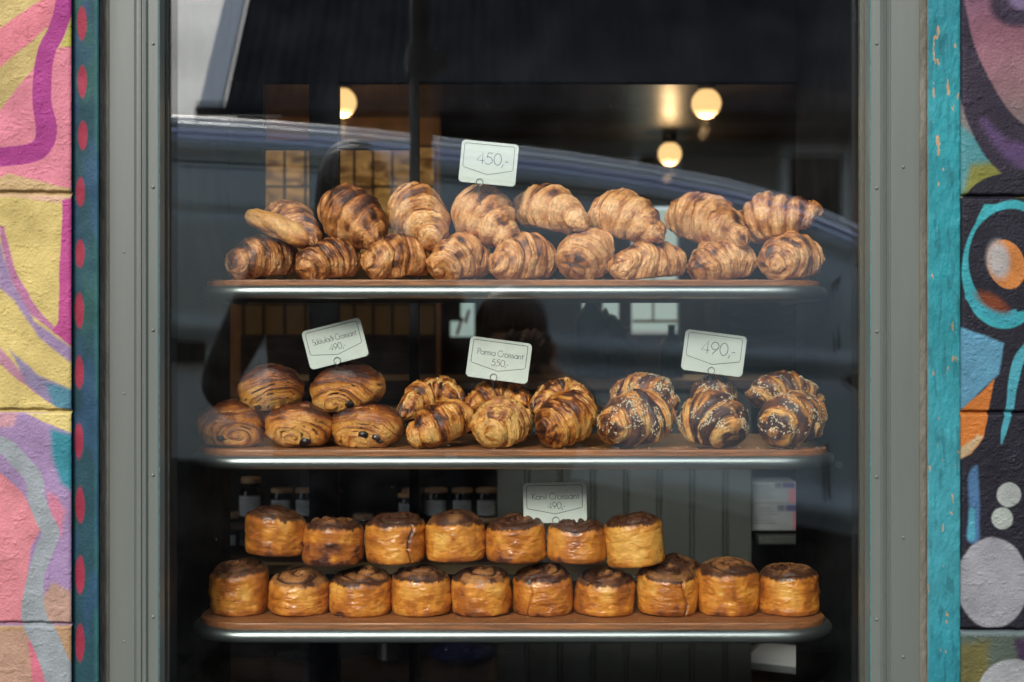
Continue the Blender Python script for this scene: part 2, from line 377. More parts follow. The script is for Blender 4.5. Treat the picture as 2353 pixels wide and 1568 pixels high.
# ------------------------------------------------------------------ pastries
TRAY = [W(0, q, .112)[2] for q in (656, 1048, 1447)]; BOARD = [z + .0086 for z in TRAY]   # tops of the three trays and of their boards
CRUST = [(0, (.74, .40, .12)), (.24, (.60, .25, .048)), (.46, (.40, .12, .017)), (.62, (.19, .048, .009)), (.80, (.085, .021, .007)), (1, (.03, .010, .006))]
PALE = [(0, (.78, .42, .18)), (.28, (.62, .27, .085)), (.50, (.42, .145, .034)), (.68, (.20, .060, .016)), (.85, (.10, .028, .010)), (1, (.035, .012, .008))]
def croissant(spec, label, group, cat='croissant'):
    """spec: near tip, middle, far tip as (px, py, depth); R in picture units; options"""
    P0, P1, P2 = [np.array(W(*p)) for p in spec['p']]
    seed = spec.get('s', 1); d1 = spec['p'][1][2] + 2; R = spec['R'] / F * d1
    n = spec.get('n', 4.6) * .62; style = spec.get('style', 'butter'); pw = spec.get('pw', 1.75); dark = spec.get('dark', 0.)
    nu, nv = 190, 112
    t = np.linspace(0.0, 1.0, nu); t = .5 - .5 * np.cos(pi * (t * .94 + .03)); t = (t - t[0]) / (t[-1] - t[0])
    Cc = 2 * P1 - .5 * (P0 + P2)
    c = ((1 - t) ** 2)[:, None] * P0 + (2 * t * (1 - t))[:, None] * Cc + (t ** 2)[:, None] * P2
    T = np.gradient(c, axis=0); T /= np.linalg.norm(T, axis=1, keepdims=True)
    up = np.array([0.05, -0.25, 1.]); up /= np.linalg.norm(up)
    N = up - T * (T @ up)[:, None]; N /= np.linalg.norm(N, axis=1, keepdims=True); B = np.cross(T, N)
    th = np.linspace(0, 2 * pi, nv, endpoint=False)
    tt, TH = np.meshgrid(t, th, indexing='ij')
    u = 2 * tt - 1; au = np.abs(u)
    ct, st = np.cos(TH), np.sin(TH)
    sl = spec.get('slant', .34)
    ph0 = seed * 1.7
    slant = sl * np.cos(TH - ph0) + .28 * (fbm(ct * 1.1 + 5, st * 1.1, u * 1.5, seed, 2) - .5)
    phi = au * n + slant + .5
    k = np.floor(phi); f = phi - k
    g = f ** 4.5
    a_s = np.clip((k + g - slant - .5) / n, 0, 1)
    base = lambda a: (1 - np.clip(a, 0, 1) ** pw) ** .78
    blend = spec.get('step', .78)
    am = lerp(au, a_s, blend)
    tipc = np.sqrt(np.clip(1 - au ** 14, 0, 1))
    r = R * (base(am * .97) * .95 + .07) * tipc
    r = r + R * .115 * np.sin(pi * np.clip(f, 0, 1)) ** .6 * (1 - au * .6) * tipc
    lump = fbm(ct * 1.2 + 9, st * 1.2, u * 2.4 + 3, seed + 4, 2) - .5
    r = r * (1 + .30 * lump)
    lam = vn(phi * 17, ct * 1.4 + 3, st * 1.4, seed + 8)             # thin layers running round the roll
    lam2 = vn(phi * 34, ct * 2.6, st * 2.6 + 7, seed + 9)
    r = r + tipc * (.0019 * (lam ** 1.6 - .4) + .0007 * (lam2 - .5) + .0007 * (fbm(ct * 5 + 1, st * 5, u * 14, seed + 5) - .5))
    r = r - tipc * .0012 * sm(.70, .8, vn(phi * 21, ct * 2.2 + 9, st * 2.2, seed + 33))
    flake = vn(phi * 9, ct * 4, st * 4 + 2, seed + 31)
    r = r + tipc * .0016 * sm(.74, .82, flake)
    P = c[:, None, :] + r[..., None] * (ct[..., None] * N[:, None, :] + st[..., None] * B[:, None, :])
    z = P[..., 2] - c[:, None, 2]; lim = -.74 * R
    P[..., 2] = np.where(z < lim, c[:, None, 2] + lim + (z - lim) * .3, P[..., 2])
    if 'on' in spec:
        dz = BOARD[spec['on']] - P[..., 2].min(); P[..., 2] += dz; c = c + np.array([0, 0, dz])
    Nn = normals(P); upn = Nn[..., 2]
    if (Nn * (P - c[:, None, :])).sum() < 0: Nn = -Nn; upn = -upn; flip = True
    else: flip = False
    blot = fbm(ct * 2 + 1, st * 2 + 4, u * 3, seed + 12)
    blot2 = fbm(ct * 1.9 + 1, st * 1.9 + 4, phi * 3.2, seed + 13, 4)
    bake_tone = (.30 if style == 'butter' else .26) + .25 * upn + 1.0 * (blot - .5) + .30 * sm(.55, .72, blot2) * sm(-.1, .5, upn) + dark
    bake_tone = bake_tone + .34 * sm(.62, .97, f) * sm(.38, .6, blot2 + .1 * upn) + .34 * np.exp(-f / .09) * (k > 0) - .16 * np.exp(-((f - .38) / .2) ** 2)  # browned edges, plus shade painted into step grooves and a pale highlight mid-ridge
    bake_tone = bake_tone + .22 * (lam - .5) + .16 * (lam2 - .5)
    bt = spec.get('tip', 0)
    bake_tone = bake_tone + bt * sm(.68, 1.0, -u * 1.0) + .12 * sm(.8, 1, au)
    bake_tone = (bake_tone - .42) * 1.2 + .43
    col = ramp(np.clip(bake_tone, 0, 1), PALE if style == 'butter' else CRUST)
    line = sm(.66, .86, vn(phi * 30, ct * 1.9, st * 1.9, seed + 15)) * .42
    col = col * (1 - line)[..., None]
    if style == 'choc':
        band = sm(.42, .56, f * .75 + .95 * (fbm(ct * 1.7, st * 1.7, u * 2.6, seed + 20) - .47))
        band = np.clip(band + sm(.9, 1.0, au) * .6, 0, 1)
        dk = ramp(np.clip(lam * .6 + lam2 * .3 + .25 * (blot - .4), 0, 1), [(0, (.022, .008, .006)), (.42, (.050, .017, .012)), (.7, (.15, .05, .022)), (.9, (.36, .15, .05)), (1, (.5, .25, .1))])
        thin = sm(.60, .74, vn(phi * 11, ct * 1.2, st * 1.2, seed + 77)) * .85; band = np.maximum(band, thin)
        col = lerp(ramp(np.clip(bake_tone * .85 + .04, 0, 1), CRUST), dk, band[..., None])
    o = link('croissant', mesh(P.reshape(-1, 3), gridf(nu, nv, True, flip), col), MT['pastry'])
    tag(o, label, cat, group)
    rng = np.random.RandomState(seed)
    if style == 'choc':                                            # sesame scattered in loose drifts
        dens = sm(.50, .62, fbm(ct * 2.2 + 8, st * 2.2, u * 4.5, seed + 44)) ** 2 + .05
        dens = dens * sm(-.35, .25, upn + .3 * -Nn[..., 1]) * (au < .96)
        area = r / r.max(); pr = (dens * area).ravel(); pr /= pr.sum()
        ids = rng.choice(pr.size, int(spec.get('seeds', 150) * 2.1), replace=False, p=pr)
        Pf, Nf = P.reshape(-1, 3)[ids], Nn.reshape(-1, 3)[ids]
        o2 = MB()
        for p, nn in zip(Pf, Nf):
            nn = Vector(nn); a = nn.orthogonal().normalized(); b = nn.cross(a); q = rng.rand() * 6.3
            e1 = a * cos(q) + b * sin(q); e2 = nn.cross(e1); pc = Vector(p) + nn * .0006; L = .0019 * (.85 + .3 * rng.rand())
            v = []; fcs = []
            for i, (h, rr) in enumerate(((-1, .12), (-.5, .75), (.1, 1.), (.7, .6), (1, .1))):
                for j in range(5):
                    an = 2 * pi * j / 5; v.append(pc + e1 * h * L + e2 * cos(an) * rr * L * .5 + nn * sin(an) * rr * L * .34)
            for i in range(4):
                for j in range(5): fcs.append((i * 5 + j, i * 5 + (j + 1) % 5, (i + 1) * 5 + (j + 1) % 5, (i + 1) * 5 + j))
            fcs += [(4, 3, 2, 1, 0), (20, 21, 22, 23, 24)]
            o2.add(v, fcs)
        so_ = o2.build('sesame_topping', MT['sesame'], o, smooth=True, recalc=True, angle=80)
    if spec.get('cheese'):
        mk = fbm(ct * 2.4 + 3, st * 2.4, u * 3.4, seed + 60)
        cen = spec['cheese']
        msk = mk * .8 + .55 * np.clip(upn * .6 - Nn[..., 1] * .35 + cen, -1, 1) * (1 - au ** 2)
        h = sm(.55, .70, msk) * (.0012 + .0026 * fbm(ct * 3.5, st * 3.5, u * 5, seed + 61))
        Q = P + Nn * h[..., None]
        F4 = gridf(nu, nv, True, flip); mf = msk.ravel()[F4].min(1) > .54
        F4 = F4[mf]; used = np.unique(F4); mp_ = -np.ones(nu * nv, int); mp_[used] = np.arange(len(used))
        vv = fbm(ct * 3.6, st * 3.6 + 2, u * 6, seed + 63, 4)
        cc = ramp(np.clip(vv * 1.5 - .25, 0, 1), [(0, (.72, .46, .18)), (.45, (.60, .31, .08)), (.7, (.36, .11, .03)), (1, (.12, .035, .012))])
        link('cheese_topping', mesh(Q.reshape(-1, 3)[used], mp_[F4], cc.reshape(-1, 3)[used]), MT['cheese'], o)
    if spec.get('flap'):
        a = [np.array(W(*q)) for q in spec['flap']]
        tt2 = np.linspace(0, 1, 70); cA = ((1 - tt2) ** 2)[:, None] * a[0] + (2 * tt2 * (1 - tt2))[:, None] * a[1] + (tt2 ** 2)[:, None] * a[2]
        TT = np.gradient(cA, axis=0); TT /= np.linalg.norm(TT, axis=1, keepdims=True)
        Na = np.array([0, 0, 1.]) - TT * TT[:, 2:3]; Na /= np.linalg.norm(Na, axis=1, keepdims=True); Ba = np.cross(TT, Na)
        th2 = np.linspace(0, 2 * pi, 48, endpoint=False); U2, H2 = np.meshgrid(tt2, th2, indexing='ij')
        rr = spec['flapR'] / F * d1 * (1 - np.abs(2 * U2 - 1) ** 8) ** .5 * (.72 + .28 * np.sin(pi * U2)) * (1 + .75 * (fbm(np.cos(H2) * 1.2, np.sin(H2) * 1.2, U2 * 4, seed + 70) - .5))
        PP = cA[:, None] + rr[..., None] * (np.cos(H2)[..., None] * Na[:, None] + np.sin(H2)[..., None] * Ba[:, None])
        b2 = .10 + .45 * (fbm(np.cos(H2) * 1.5, np.sin(H2) * 1.5, U2 * 5, seed + 71) - .45) + .4 * sm(.75, 1, U2)
        cc = ramp(np.clip(b2, 0, 1), CRUST)
        me = mesh(PP.reshape(-1, 3), gridf(70, 48, True), cc)
        fo = link('dough_flap', me, MT['pastry'], o)
        import bmesh
        bm = bmesh.new(); bm.from_mesh(me); bmesh.ops.recalc_face_normals(bm, faces=bm.faces); bm.to_mesh(me); bm.free()
    return o

def chocolate_roll(px, py, wq, hq, y, label, seed, yaw=0., roll=0., dark=0., holes=((-.05, -.25), (.35, -.3))):
    """pillow-shaped roll with its layered cut end towards the window; (px, py) is the bottom middle of its front"""
    d = y + 2; Wd, Hh = wq / F * d / 2, hq / F * d / 2; Ld = .052
    b0 = np.array(W(px, py, y)); C = b0 + np.array([0, Ld * .55, Hh * .80])
    nu, nv = 150, 160
    al = np.linspace(0.012, pi - .012, nu); be = np.linspace(0, 2 * pi, nv, endpoint=False)
    A, Bt = np.meshgrid(al, be, indexing='ij'); cb, sb = np.cos(Bt), np.sin(Bt)
    rho = np.sin(A) ** .80
    ex = 1.0
    X = Wd * rho * cb; Z = Hh * rho * sb * (1 + .10 * cb * np.sin(seed)); Y = -Ld * np.sign(np.cos(A)) * np.abs(np.cos(A)) ** .72
    # centre of the swirl low in the end face
    qx, qz = X / Wd - .30 * np.sin(seed * 2.4), Z / Hh + .50 + .18 * np.sin(seed * 1.3)
    rr = np.sqrt(qx ** 2 * .8 + (qz * 1.0) ** 2); aa = np.arctan2(qz, qx)
    wob = 1.1 * (fbm(qx * 1.6 + seed, qz * 1.6, Y * 20, seed) - .5)
    phi = rr * 2.9 + aa / (2 * pi) * (1 if seed % 2 else -1) + wob
    f = phi - np.floor(phi); endm = sm(.25, -.35, Y / Ld)           # 1 on the face turned to the window
    side = 1 - endm
    Nn = None
    P = np.stack([X, Y, Z], -1); Nn = normals(P)
    if (Nn * P).sum() < 0: Nn = -Nn; flip = True
    else: flip = False
    crack = np.exp(-((f - .5) / .05) ** 2) * sm(.56, .66, fbm(qx * 3, qz * 3, 1.5, seed + 3))
    h = .0034 * (f ** 1.8 - .35) * (.35 + .65 * endm) - .005 * crack * (.3 + .7 * endm)
    lam = vn(phi * 11, aa * 1.4, Y * 40, seed + 5)
    h = h + .0011 * (lam - .5) + .017 * (fbm(X * 24 + 4, Y * 24, Z * 24, seed + 6, 2) - .5) + .0016 * (fbm(X * 90, Y * 90, Z * 90, seed + 7) - .5)
    P = P + Nn * h[..., None]
    zl = -Hh * .80; P[..., 2] = np.where(P[..., 2] < zl, zl + (P[..., 2] - zl) * .12, P[..., 2])
    Nn2 = normals(P); Nn2 = -Nn2 if flip else Nn2
    blot = fbm(X * 30 + 2, Y * 30, Z * 30, seed + 9)
    bake_tone = .40 + .42 * Nn2[..., 2] + 1.1 * (blot - .5) - .36 * endm * np.clip(1.15 - rr, 0, 1) + .25 * (lam - .5) + dark
    bake_tone += .30 * sm(.6, .98, f) * sm(.35, .6, blot) + .12 * np.exp(-f / .1) + .16 * (vn(phi * 24, aa * 2, Y * 60, seed + 15) - .5)
    col = ramp(np.clip(bake_tone, 0, 1), CRUST)
    col *= (1 - .75 * crack * endm)[..., None]
    cr, sr = cos(roll), sin(roll); x, z = P[..., 0].copy(), P[..., 2].copy()
    P[..., 0] = x * cr - z * sr; P[..., 2] = x * sr + z * cr
    cy, sy = cos(yaw), sin(yaw); x, y_ = P[..., 0].copy(), P[..., 1].copy()
    P[..., 0] = x * cy - y_ * sy; P[..., 1] = x * sy + y_ * cy
    P += C
    if y < .18: P[..., 2] += BOARD[1] - P[..., 2].min()
    o = link('chocolate_pastry', mesh(P.reshape(-1, 3), gridf(nu, nv, True, flip), col), MT['pastry'])
    tag(o, label, 'pastry', 'chocolate pastries on the middle shelf')
    rng = np.random.RandomState(seed)
    for hx, hz in holes:                                           # dark chocolate sticks showing in the cut end
        tx, tz = hx * Wd, hz * Hh
        k = np.argmin((X[:60] - tx) ** 2 + (Z[:60] - tz) ** 2 + 0); pc = P[:60].reshape(-1, 3)[k]
        m = MB(); R0 = .0062 * (.8 + .5 * rng.rand()); v = []; fs = []
        for i in range(9):
            a = pi * i / 8
            for j in range(12):
                b = 2 * pi * j / 12; q = R0 * (1 + .35 * (rng.rand() - .5))
                v.append((pc[0] + q * 1.1 * sin(a) * cos(b), pc[1] - .0005 + q * .55 * cos(a), pc[2] + q * .8 * sin(a) * sin(b)))
        for i in range(8):
            for j in range(12): fs.append((i * 12 + j, i * 12 + (j + 1) % 12, (i + 1) * 12 + (j + 1) % 12, (i + 1) * 12 + j))
        m.add(v, fs).build('chocolate_filling', MT['choc'], o, smooth=True, angle=80)
    return o

GB, GT = 'lower row of cinnamon buns', 'upper row of cinnamon buns'
BUNS = [(0, (.72, .36, .075)), (.3, (.62, .235, .032)), (.55, (.42, .125, .016)), (.75, (.32, .095, .02)), (.9, (.15, .04, .014)), (1, (.07, .022, .012))]
def cinnamon_bun(px, py, wq, y, hq, label, seed, tilt=0., lean=0., turns=2.6, dome=.0095, fwd=.13, seam=None, pale=0., burnt=False, top=None, group=None):
    """(px, py) bottom middle of the bun's front edge, wq its width, hq the height of its side, in picture units"""
    dq = y + 2; R = wq / F * dq / 2; Hh = hq / F * (dq - .0) ; b0 = np.array(W(px, py, y - R * .98)); C = np.array([W(px, 0, y)[0], y, b0[2]])
    ns, nt, nb, nv = 74, 60, 12, 220
    e = .0075
    s = np.linspace(0, 1, ns); zside = e + (Hh - 2 * e) * s
    prof = [(R * q, 0.0005) for q in np.linspace(.02, .93, nb)]
    for a in np.linspace(-80, -8, 7): prof.append((R - e * .6 + e * .6 * cos(rad(a)), e + e * sin(rad(a))))
    n0 = len(prof)
    for zz in zside: prof.append((R * (1 + .022 * sin(pi * zz / Hh)), zz))
    for a in np.linspace(8, 60, 6): prof.append((R - e * .8 + e * .8 * cos(rad(a)), Hh - e + e * sin(rad(a))))
    n1 = len(prof); rr0 = prof[-1][0]; z0 = prof[-1][1]
    for q in np.linspace(0.97, 0.008, nt): prof.append((rr0 * q, z0 + dome * (1 - q ** 3.0) ** .9))
    prof = np.array(prof); nu = len(prof)
    th = np.linspace(0, 2 * pi, nv, endpoint=False); I, TH = np.meshgrid(np.arange(nu), th, indexing='ij')
    r = prof[I, 0]; z = prof[I, 1].copy(); ct, st = np.cos(TH), np.sin(TH)
    istop = I >= n1; topw = sm(n1 - 6, n1 + 4, I)
    low = fbm(ct * 1.1 + seed, st * 1.1, z * 22, seed) - .5
    wr = fbm(ct * 3.0 + 2, st * 3.0, z * 120, seed + 1, 3) - .5; wr2 = fbm(ct * 9 + 2, st * 9, z * 420, seed + 2) - .5
    pit = fbm(ct * 5 + 7, st * 5, z * 150, seed + 8) 
    dr = .0065 * low + .0034 * wr * (1 - topw) + .0004 * wr2 - .0007 * sm(.60, .72, pit) * (1 - topw)
    seamd = 0
    if seam is not None:
        sa = rad(seam) + .10 * np.sin(z * 90 + seed) + .05 * (vn(z * 200, 0, 0, seed) - .5)
        dd = (TH - sa + pi) % (2 * pi) - pi
        seamd = np.exp(-(dd / .035) ** 2); dr = dr - .0035 * seamd * (1 - topw) + .0022 * (1 - topw) * sm(0, .03, dd) * np.exp(-np.clip(dd, 0, 9) / .25)
    q = r / R
    off = .12 * R; X, Y = r * ct, r * st
    rq = np.sqrt((X - off * np.sin(seed)) ** 2 + (Y + off * np.cos(seed * 2)) ** 2) / R; an = np.arctan2(Y, X)
    sp = rq * turns - (an / (2 * pi)) * (1 if seed % 2 else -1) + .35 * (fbm(X * 30, Y * 30, 1, seed + 11) - .5)
    f = sp - np.floor(sp)
    ridge = np.sin(pi * np.clip(f, 0, 1)) ** .55
    z = z + topw * (.0060 * (ridge - .6) + .002 * (fbm(X * 60, Y * 60, 3, seed + 12) - .5) + .0006 * (fbm(X * 200, Y * 200, 3, seed + 13) - .5))
    z = z + (z / Hh) * ((fwd if group == GB else .05) * Y - .0 + tilt * X + .010 * (fbm(ct * .8 + 3, st * .8, 0, seed + 14) - .5) * (z > .3 * Hh))
    rm = (r + dr * (r > .3 * R)) / np.maximum(r, 1e-9)
    P = np.stack([X * rm, Y * rm, z], -1)
    lean = lean + .028 * sin(seed * 5.3)
    cl, sl = cos(lean), sin(lean); x_, z_ = P[..., 0].copy(), P[..., 2].copy()
    P[..., 0] = x_ * cl + z_ * sl; P[..., 2] = -x_ * sl + z_ * cl
    P[..., 2] -= P[..., 2].min()
    P += C
    if group == GB: P[..., 2] += BOARD[2] - P[..., 2].min()
    # colours: golden sides, darker foot and rim, cinnamon-dark top with dough showing along the swirl
    blot = fbm(ct * 1.8 + 4, st * 1.8, z * 26, seed + 21)
    bake_tone = .41 + 1.35 * (blot - .5) - pale + .35 * (wr * 1.2) + .22 * sm(.22, 0, z / Hh) + .10 * sm(.9, 1.0, z / Hh)
    bake_tone = bake_tone + .35 * seamd * (1 - topw) + .10 * sm(.52, .7, pit)
    if burnt:
        dk = sm(.08, -.03, z / Hh - .50 - .10 * np.cos(TH + pi / 2 + .3)); bake_tone = bake_tone + .42 * dk
        spot = np.exp(-(((TH - 1.5 * pi - .12 + pi) % (2 * pi) - pi) / .17) ** 2 - ((z / Hh - .2) / .13) ** 2); bake_tone = bake_tone - .8 * spot
    sidec = ramp(np.clip(bake_tone, 0, 1), BUNS)
    sidec = sidec * (.92 + .16 * fbm(ct * 12, st * 12, z * 60, seed + 25))[..., None]
    nzt = fbm(X * 55, Y * 55, 5, seed + 22); fine = fbm(X * 260, Y * 260, 5, seed + 23)
    tp = top if top is not None else .5
    doughy = sm(1.02, .80, rq) * sm(.35, .8, ridge) * sm(.42, .60, nzt + .12 * tp - .04) * tp * 1.5 + .1
    dk = ramp(np.clip(fine * 1.2 - .1, 0, 1), [(0, (.018, .006, .004)), (.6, (.042, .013, .007)), (1, (.12, .040, .014))])
    lt = ramp(np.clip(nzt, 0, 1), [(0, (.12, .042, .016)), (.6, (.28, .11, .035)), (1, (.48, .22, .07))])
    topc = lerp(dk, lt, np.clip(doughy, 0, 1)[..., None])
    edge = (I - n1 + 3) + 6 * (fbm(ct * 9, st * 9, 0, seed + 30) - .5) + 4 * (fbm(ct * 26, st * 26, 0, seed + 33) - .5) + 5 * (fbm(ct * 2, st * 2, 0, seed + 31) - .55)
    col = lerp(sidec, topc, sm(-1.2, 1.2, edge)[..., None])
    fl = gridf(nu, nv, True); cut = (n1 - 1) * nv
    Pf, cf = P.reshape(-1, 3), col.reshape(-1, 3)
    fa = fl[:cut]; fb = fl[cut:]
    na = n1 * nv
    o = link('cinnamon_bun', mesh(Pf[:na], fa, cf[:na]), MT['bun'])
    tag(o, label, 'cinnamon bun', group)
    link('swirl_top', mesh(Pf[na - nv:], fb - (na - nv), cf[na - nv:]), MT['cinn'], o)
    return o

G1, G2 = 'upper row of butter croissants on the top shelf', 'lower row of butter croissants on the top shelf'
yU, yL = .245, .215
def c3(a, m, b, y, da=-.045, db=.05): return [(a[0], a[1], y + da), (m[0], m[1], y), (b[0], b[1], y + db)]
LOW = [
 ((528, 622), (602, 594), (682, 606), 49, 3, .10, 0, 'darkly mottled croissant at the left end of the lower row, top shelf'),
 ((684, 616), (762, 594), (822, 606), 47, 5, .12, 0, 'orange brown croissant second in the lower row, under the darkest upper croissant'),
 ((838, 614), (924, 590), (978, 606), 52, 7, .05, 0, 'croissant with a rounded orange tip, third in the lower row of the top shelf'),
 ((995, 614), (1062, 590), (1118, 610), 51, 9, .0, 0, 'pinkish croissant in the lower row, fourth from the left end'),
 ((1132, 612), (1210, 588), (1270, 606), 52, 11, .0, 0, 'croissant with a wide round right side, fifth in the lower row of the top shelf'),
 ((1312, 622), (1348, 592), (1382, 588), 58, 13, -.05, .5, 'croissant seen end-on with a burnt brown tip, sixth in the lower row'),
 ((1404, 616), (1496, 598), (1572, 604), 43, 15, -.10, 0, 'long croissant lying sideways with a small pinched left tip, lower row'),
 ((1590, 616), (1662, 598), (1730, 602), 48, 17, -.08, .4, 'croissant with three broad bands and a dark tip, second from the lower right end'),
 ((1768, 614), (1818, 596), (1884, 602), 52, 19, -.08, 0, 'croissant with a curled nose at the right end of the lower row, top shelf'),
]
for a, m, b, R, sd_, dk, tip, lab in LOW:
    croissant(dict(p=c3(a, m, b, yL, -.055, .045), R=R, s=sd_, dark=dk - (.05 if a[0] > 980 else 0), tip=tip, on=0, n=4.2 + (sd_ % 3) * .5), lab, G2)
UP = [
 ((722, 566), (672, 514), (612, 492), 44, 21, .12, 'purplish croissant with a pale unrolled flap, left end of the upper row'),
 ((874, 566), (806, 496), (742, 486), 61, 23, .22, 'darkest croissant, chestnut brown with burnt patches, second in the upper row'),
 ((1004, 566), (958, 490), (906, 466), 60, 25, .02, 'croissant with a scorched crown and pale front, third in the upper row'),
 ((1178, 560), (1108, 494), (1062, 480), 60, 27, -.07, 'evenly layered croissant directly under the 450 price tag'),
 ((1350, 522), (1252, 480), (1184, 500), 52, 29, -.14, 'palest croissant with three wide sandy bands, just right of the 450 tag'),
 ((1524, 550), (1432, 498), (1358, 508), 56, 31, -.03, 'croissant pointing down to the right, third from the right in the upper row'),
 ((1716, 564), (1614, 504), (1540, 522), 60, 33, .0, 'large bulky croissant second from the right in the upper row, top shelf'),
 ((1892, 482), (1772, 508), (1704, 530), 56, 35, .0, 'croissant with its pointed tip rising to the right end'),
]
for i, (a, m, b, R, sd_, dk, lab) in enumerate(UP):
    sp = dict(p=c3(a, m, b, yU, -.06, .045), R=R, s=sd_, dark=dk - (.06 if a[0] > 980 else 0), n=4.8 + (sd_ % 4) * .4, pw=1.3)
    if i == 0: sp.update(flap=[(566, 494, yU - .03), (640, 515, yU - .055), (712, 560, yU - .06)], flapR=25)
    if i == 7: sp.update(p=[(1892, 482, yU - .03), (1768, 506, yU), (1702, 532, yU + .03)])
    croissant(sp, lab, G1)

GP = 'parma croissants on the middle shelf'
PM = [
 ((922, 958), (992, 908), (1062, 930), 37, 41, .22, .02, 4, 'parma croissant at the back left, arching behind the glossy front one'),
 ((1078, 938), (1145, 908), (1212, 930), 37, 43, .22, .02, 4, 'parma croissant at the back middle, below the 550 tag'),
 ((1226, 946), (1290, 914), (1356, 930), 38, 45, .22, .0, 4.4, 'parma croissant at the back right, with a raised golden crest'),
 ((936, 1006), (1016, 970), (1082, 940), 44, 47, .165, .06, 3.8, 'glossy parma croissant with a dark stubby left tip, front row'),
 ((1112, 1002), (1152, 980), (1206, 966), 54, 49, .165, -.16, 3.6, 'parma croissant covered in pale bubbled cheese, middle of the front row'),
 ((1252, 1016), (1300, 980), (1352, 944), 55, 51, .165, .06, 5.2, 'dark ridged parma croissant seen end-on, right of the cheese covered one'),
]
for i, (a, m, b, R, sd_, y, dk, n, lab) in enumerate(PM):
    sp = dict(p=c3(a, m, b, y, -.04, .05), R=R, s=sd_, dark=dk, n=n, step=.7, style='parma')
    if i < 3: sp['p'] = [(a[0], a[1], y - .03), (m[0], m[1], y + .02), (b[0], b[1], y - .01)]
    if i > 2: sp['on'] = 1
    if i == 0: sp['cheese'] = -.35
    if i == 2: sp['cheese'] = -.35
    if i == 4: sp['cheese'] = .08
    if i == 5: sp['tip'] = .35
    croissant(sp, lab, GP)
GC = 'chocolate sesame croissants on the middle shelf'
CH = [
 ((1548, 938), (1478, 910), (1414, 930), 50, 53, .225, 3.4, 'sesame chocolate croissant at the back left with a pale broad back'),
 ((1622, 930), (1640, 908), (1676, 920), 42, 55, .235, 3.4, 'small dark sesame croissant behind, directly below the 490 tag'),
 ((1724, 912), (1802, 902), (1886, 928), 42, 57, .225, 3.6, 'sesame croissant lying sideways at the back right of the middle shelf'),
 ((1394, 1010), (1464, 972), (1534, 966), 62, 59, .165, 3.8, 'front left sesame chocolate croissant with its dark nose to the left'),
 ((1694, 1010), (1640, 978), (1572, 990), 62, 61, .165, 4.0, 'front middle sesame chocolate croissant with a swirled nose to the right'),
 ((1768, 1016), (1822, 976), (1872, 966), 60, 63, .165, 4.0, 'front right sesame chocolate croissant beside the rounded end of the board'),
]
for a, m, b, R, sd_, y, n, lab in CH:
    croissant(dict(p=c3(a, m, b, y, -.045, .045), R=R, s=sd_, n=n, **(dict(on=1) if y < .2 else {}), style='choc', step=.7, dark=-.06, seeds=190), lab, GC)

for px, py, wq, hq, y, sd_, dk, roll, yaw, holes, lab in [
 (525, 1033, 158, 113, .165, 71, .02, -.06, .12, ((-.25, -.45),), 'chocolate pastry at the left end of the front row with a slit in its side'),
 (682, 1035, 158, 113, .165, 72, .0, .04, -.05, ((.22, -.72), (.30, -.55)), 'chocolate pastry with a lump of melted chocolate at its foot, front row middle'),
 (842, 1033, 164, 110, .165, 73, .08, 0, -.1, ((.05, -.25), (.40, -.35), (.48, -.5)), 'darkest chocolate pastry of the front row with two chocolate cores showing'),
 (620, 942, 150, 116, .185, 74, .02, .03, .1, ((-.35, -.62),), 'chocolate pastry on top at the left, above the first two'),
 (796, 944, 164, 118, .185, 75, .05, .10, -.12, ((.18, -.55),), 'chocolate pastry on top under the tag that reads 490, tilted to the left'),
]: chocolate_roll(px, py, wq, hq, y, lab, sd_, yaw, roll, dk, holes)

for px, py, wq, y, hq, sd_, kw, lab in [
 (549, 1416, 131, .205, 100, 81, dict(tilt=.10, lean=-.02, top=.3), 'tall cinnamon bun leaning a little, left end of the lower row'),
 (686, 1420, 138, .205, 76, 82, dict(top=1.1, turns=2.0), 'squat cinnamon bun with a glazed brown swirl, second in the lower row'),
 (828, 1425, 139, .200, 82, 83, dict(top=.7, turns=2.2), 'cinnamon bun with a smooth golden side and dark oval top, third in the lower row'),
 (969, 1422, 136, .200, 86, 84, dict(top=.4, tilt=-.05), 'cinnamon bun with a ragged rim, fourth from the left in the lower row'),
 (1108, 1427, 137, .200, 84, 85, dict(top=.8, turns=1.8, tilt=.04), 'cinnamon bun with a dark ring round its top, fifth in the lower row'),
 (1248, 1424, 136, .203, 88, 86, dict(top=.6, seam=-118, turns=3), 'cinnamon bun with a seam down its left side, sixth in the lower row'),
 (1389, 1424, 138, .203, 76, 87, dict(top=.5, turns=2.4), 'shortest cinnamon bun of the lower row, under the tilted pale bun'),
 (1533, 1424, 138, .203, 90, 88, dict(top=.3, seam=-62), 'cinnamon bun with a long open crack to the right, eighth in the lower row'),
 (1672, 1422, 140, .205, 100, 89, dict(top=.4, turns=2.2, tilt=.03, lean=-.015), 'tallest cinnamon bun with a thick overlapping swirl, ninth in the lower row'),
 (1813, 1420, 134, .205, 92, 90, dict(top=.3), 'cinnamon bun at the right end of the lower row'),
]: cinnamon_bun(px, py, wq, y, hq, lab, sd_, group=GB, **kw)
cinnamon_bun(1556, 1372, 128, .305, 80, 'cinnamon bun standing behind the others, only its dark top in view', 91, top=.4, group=GB)
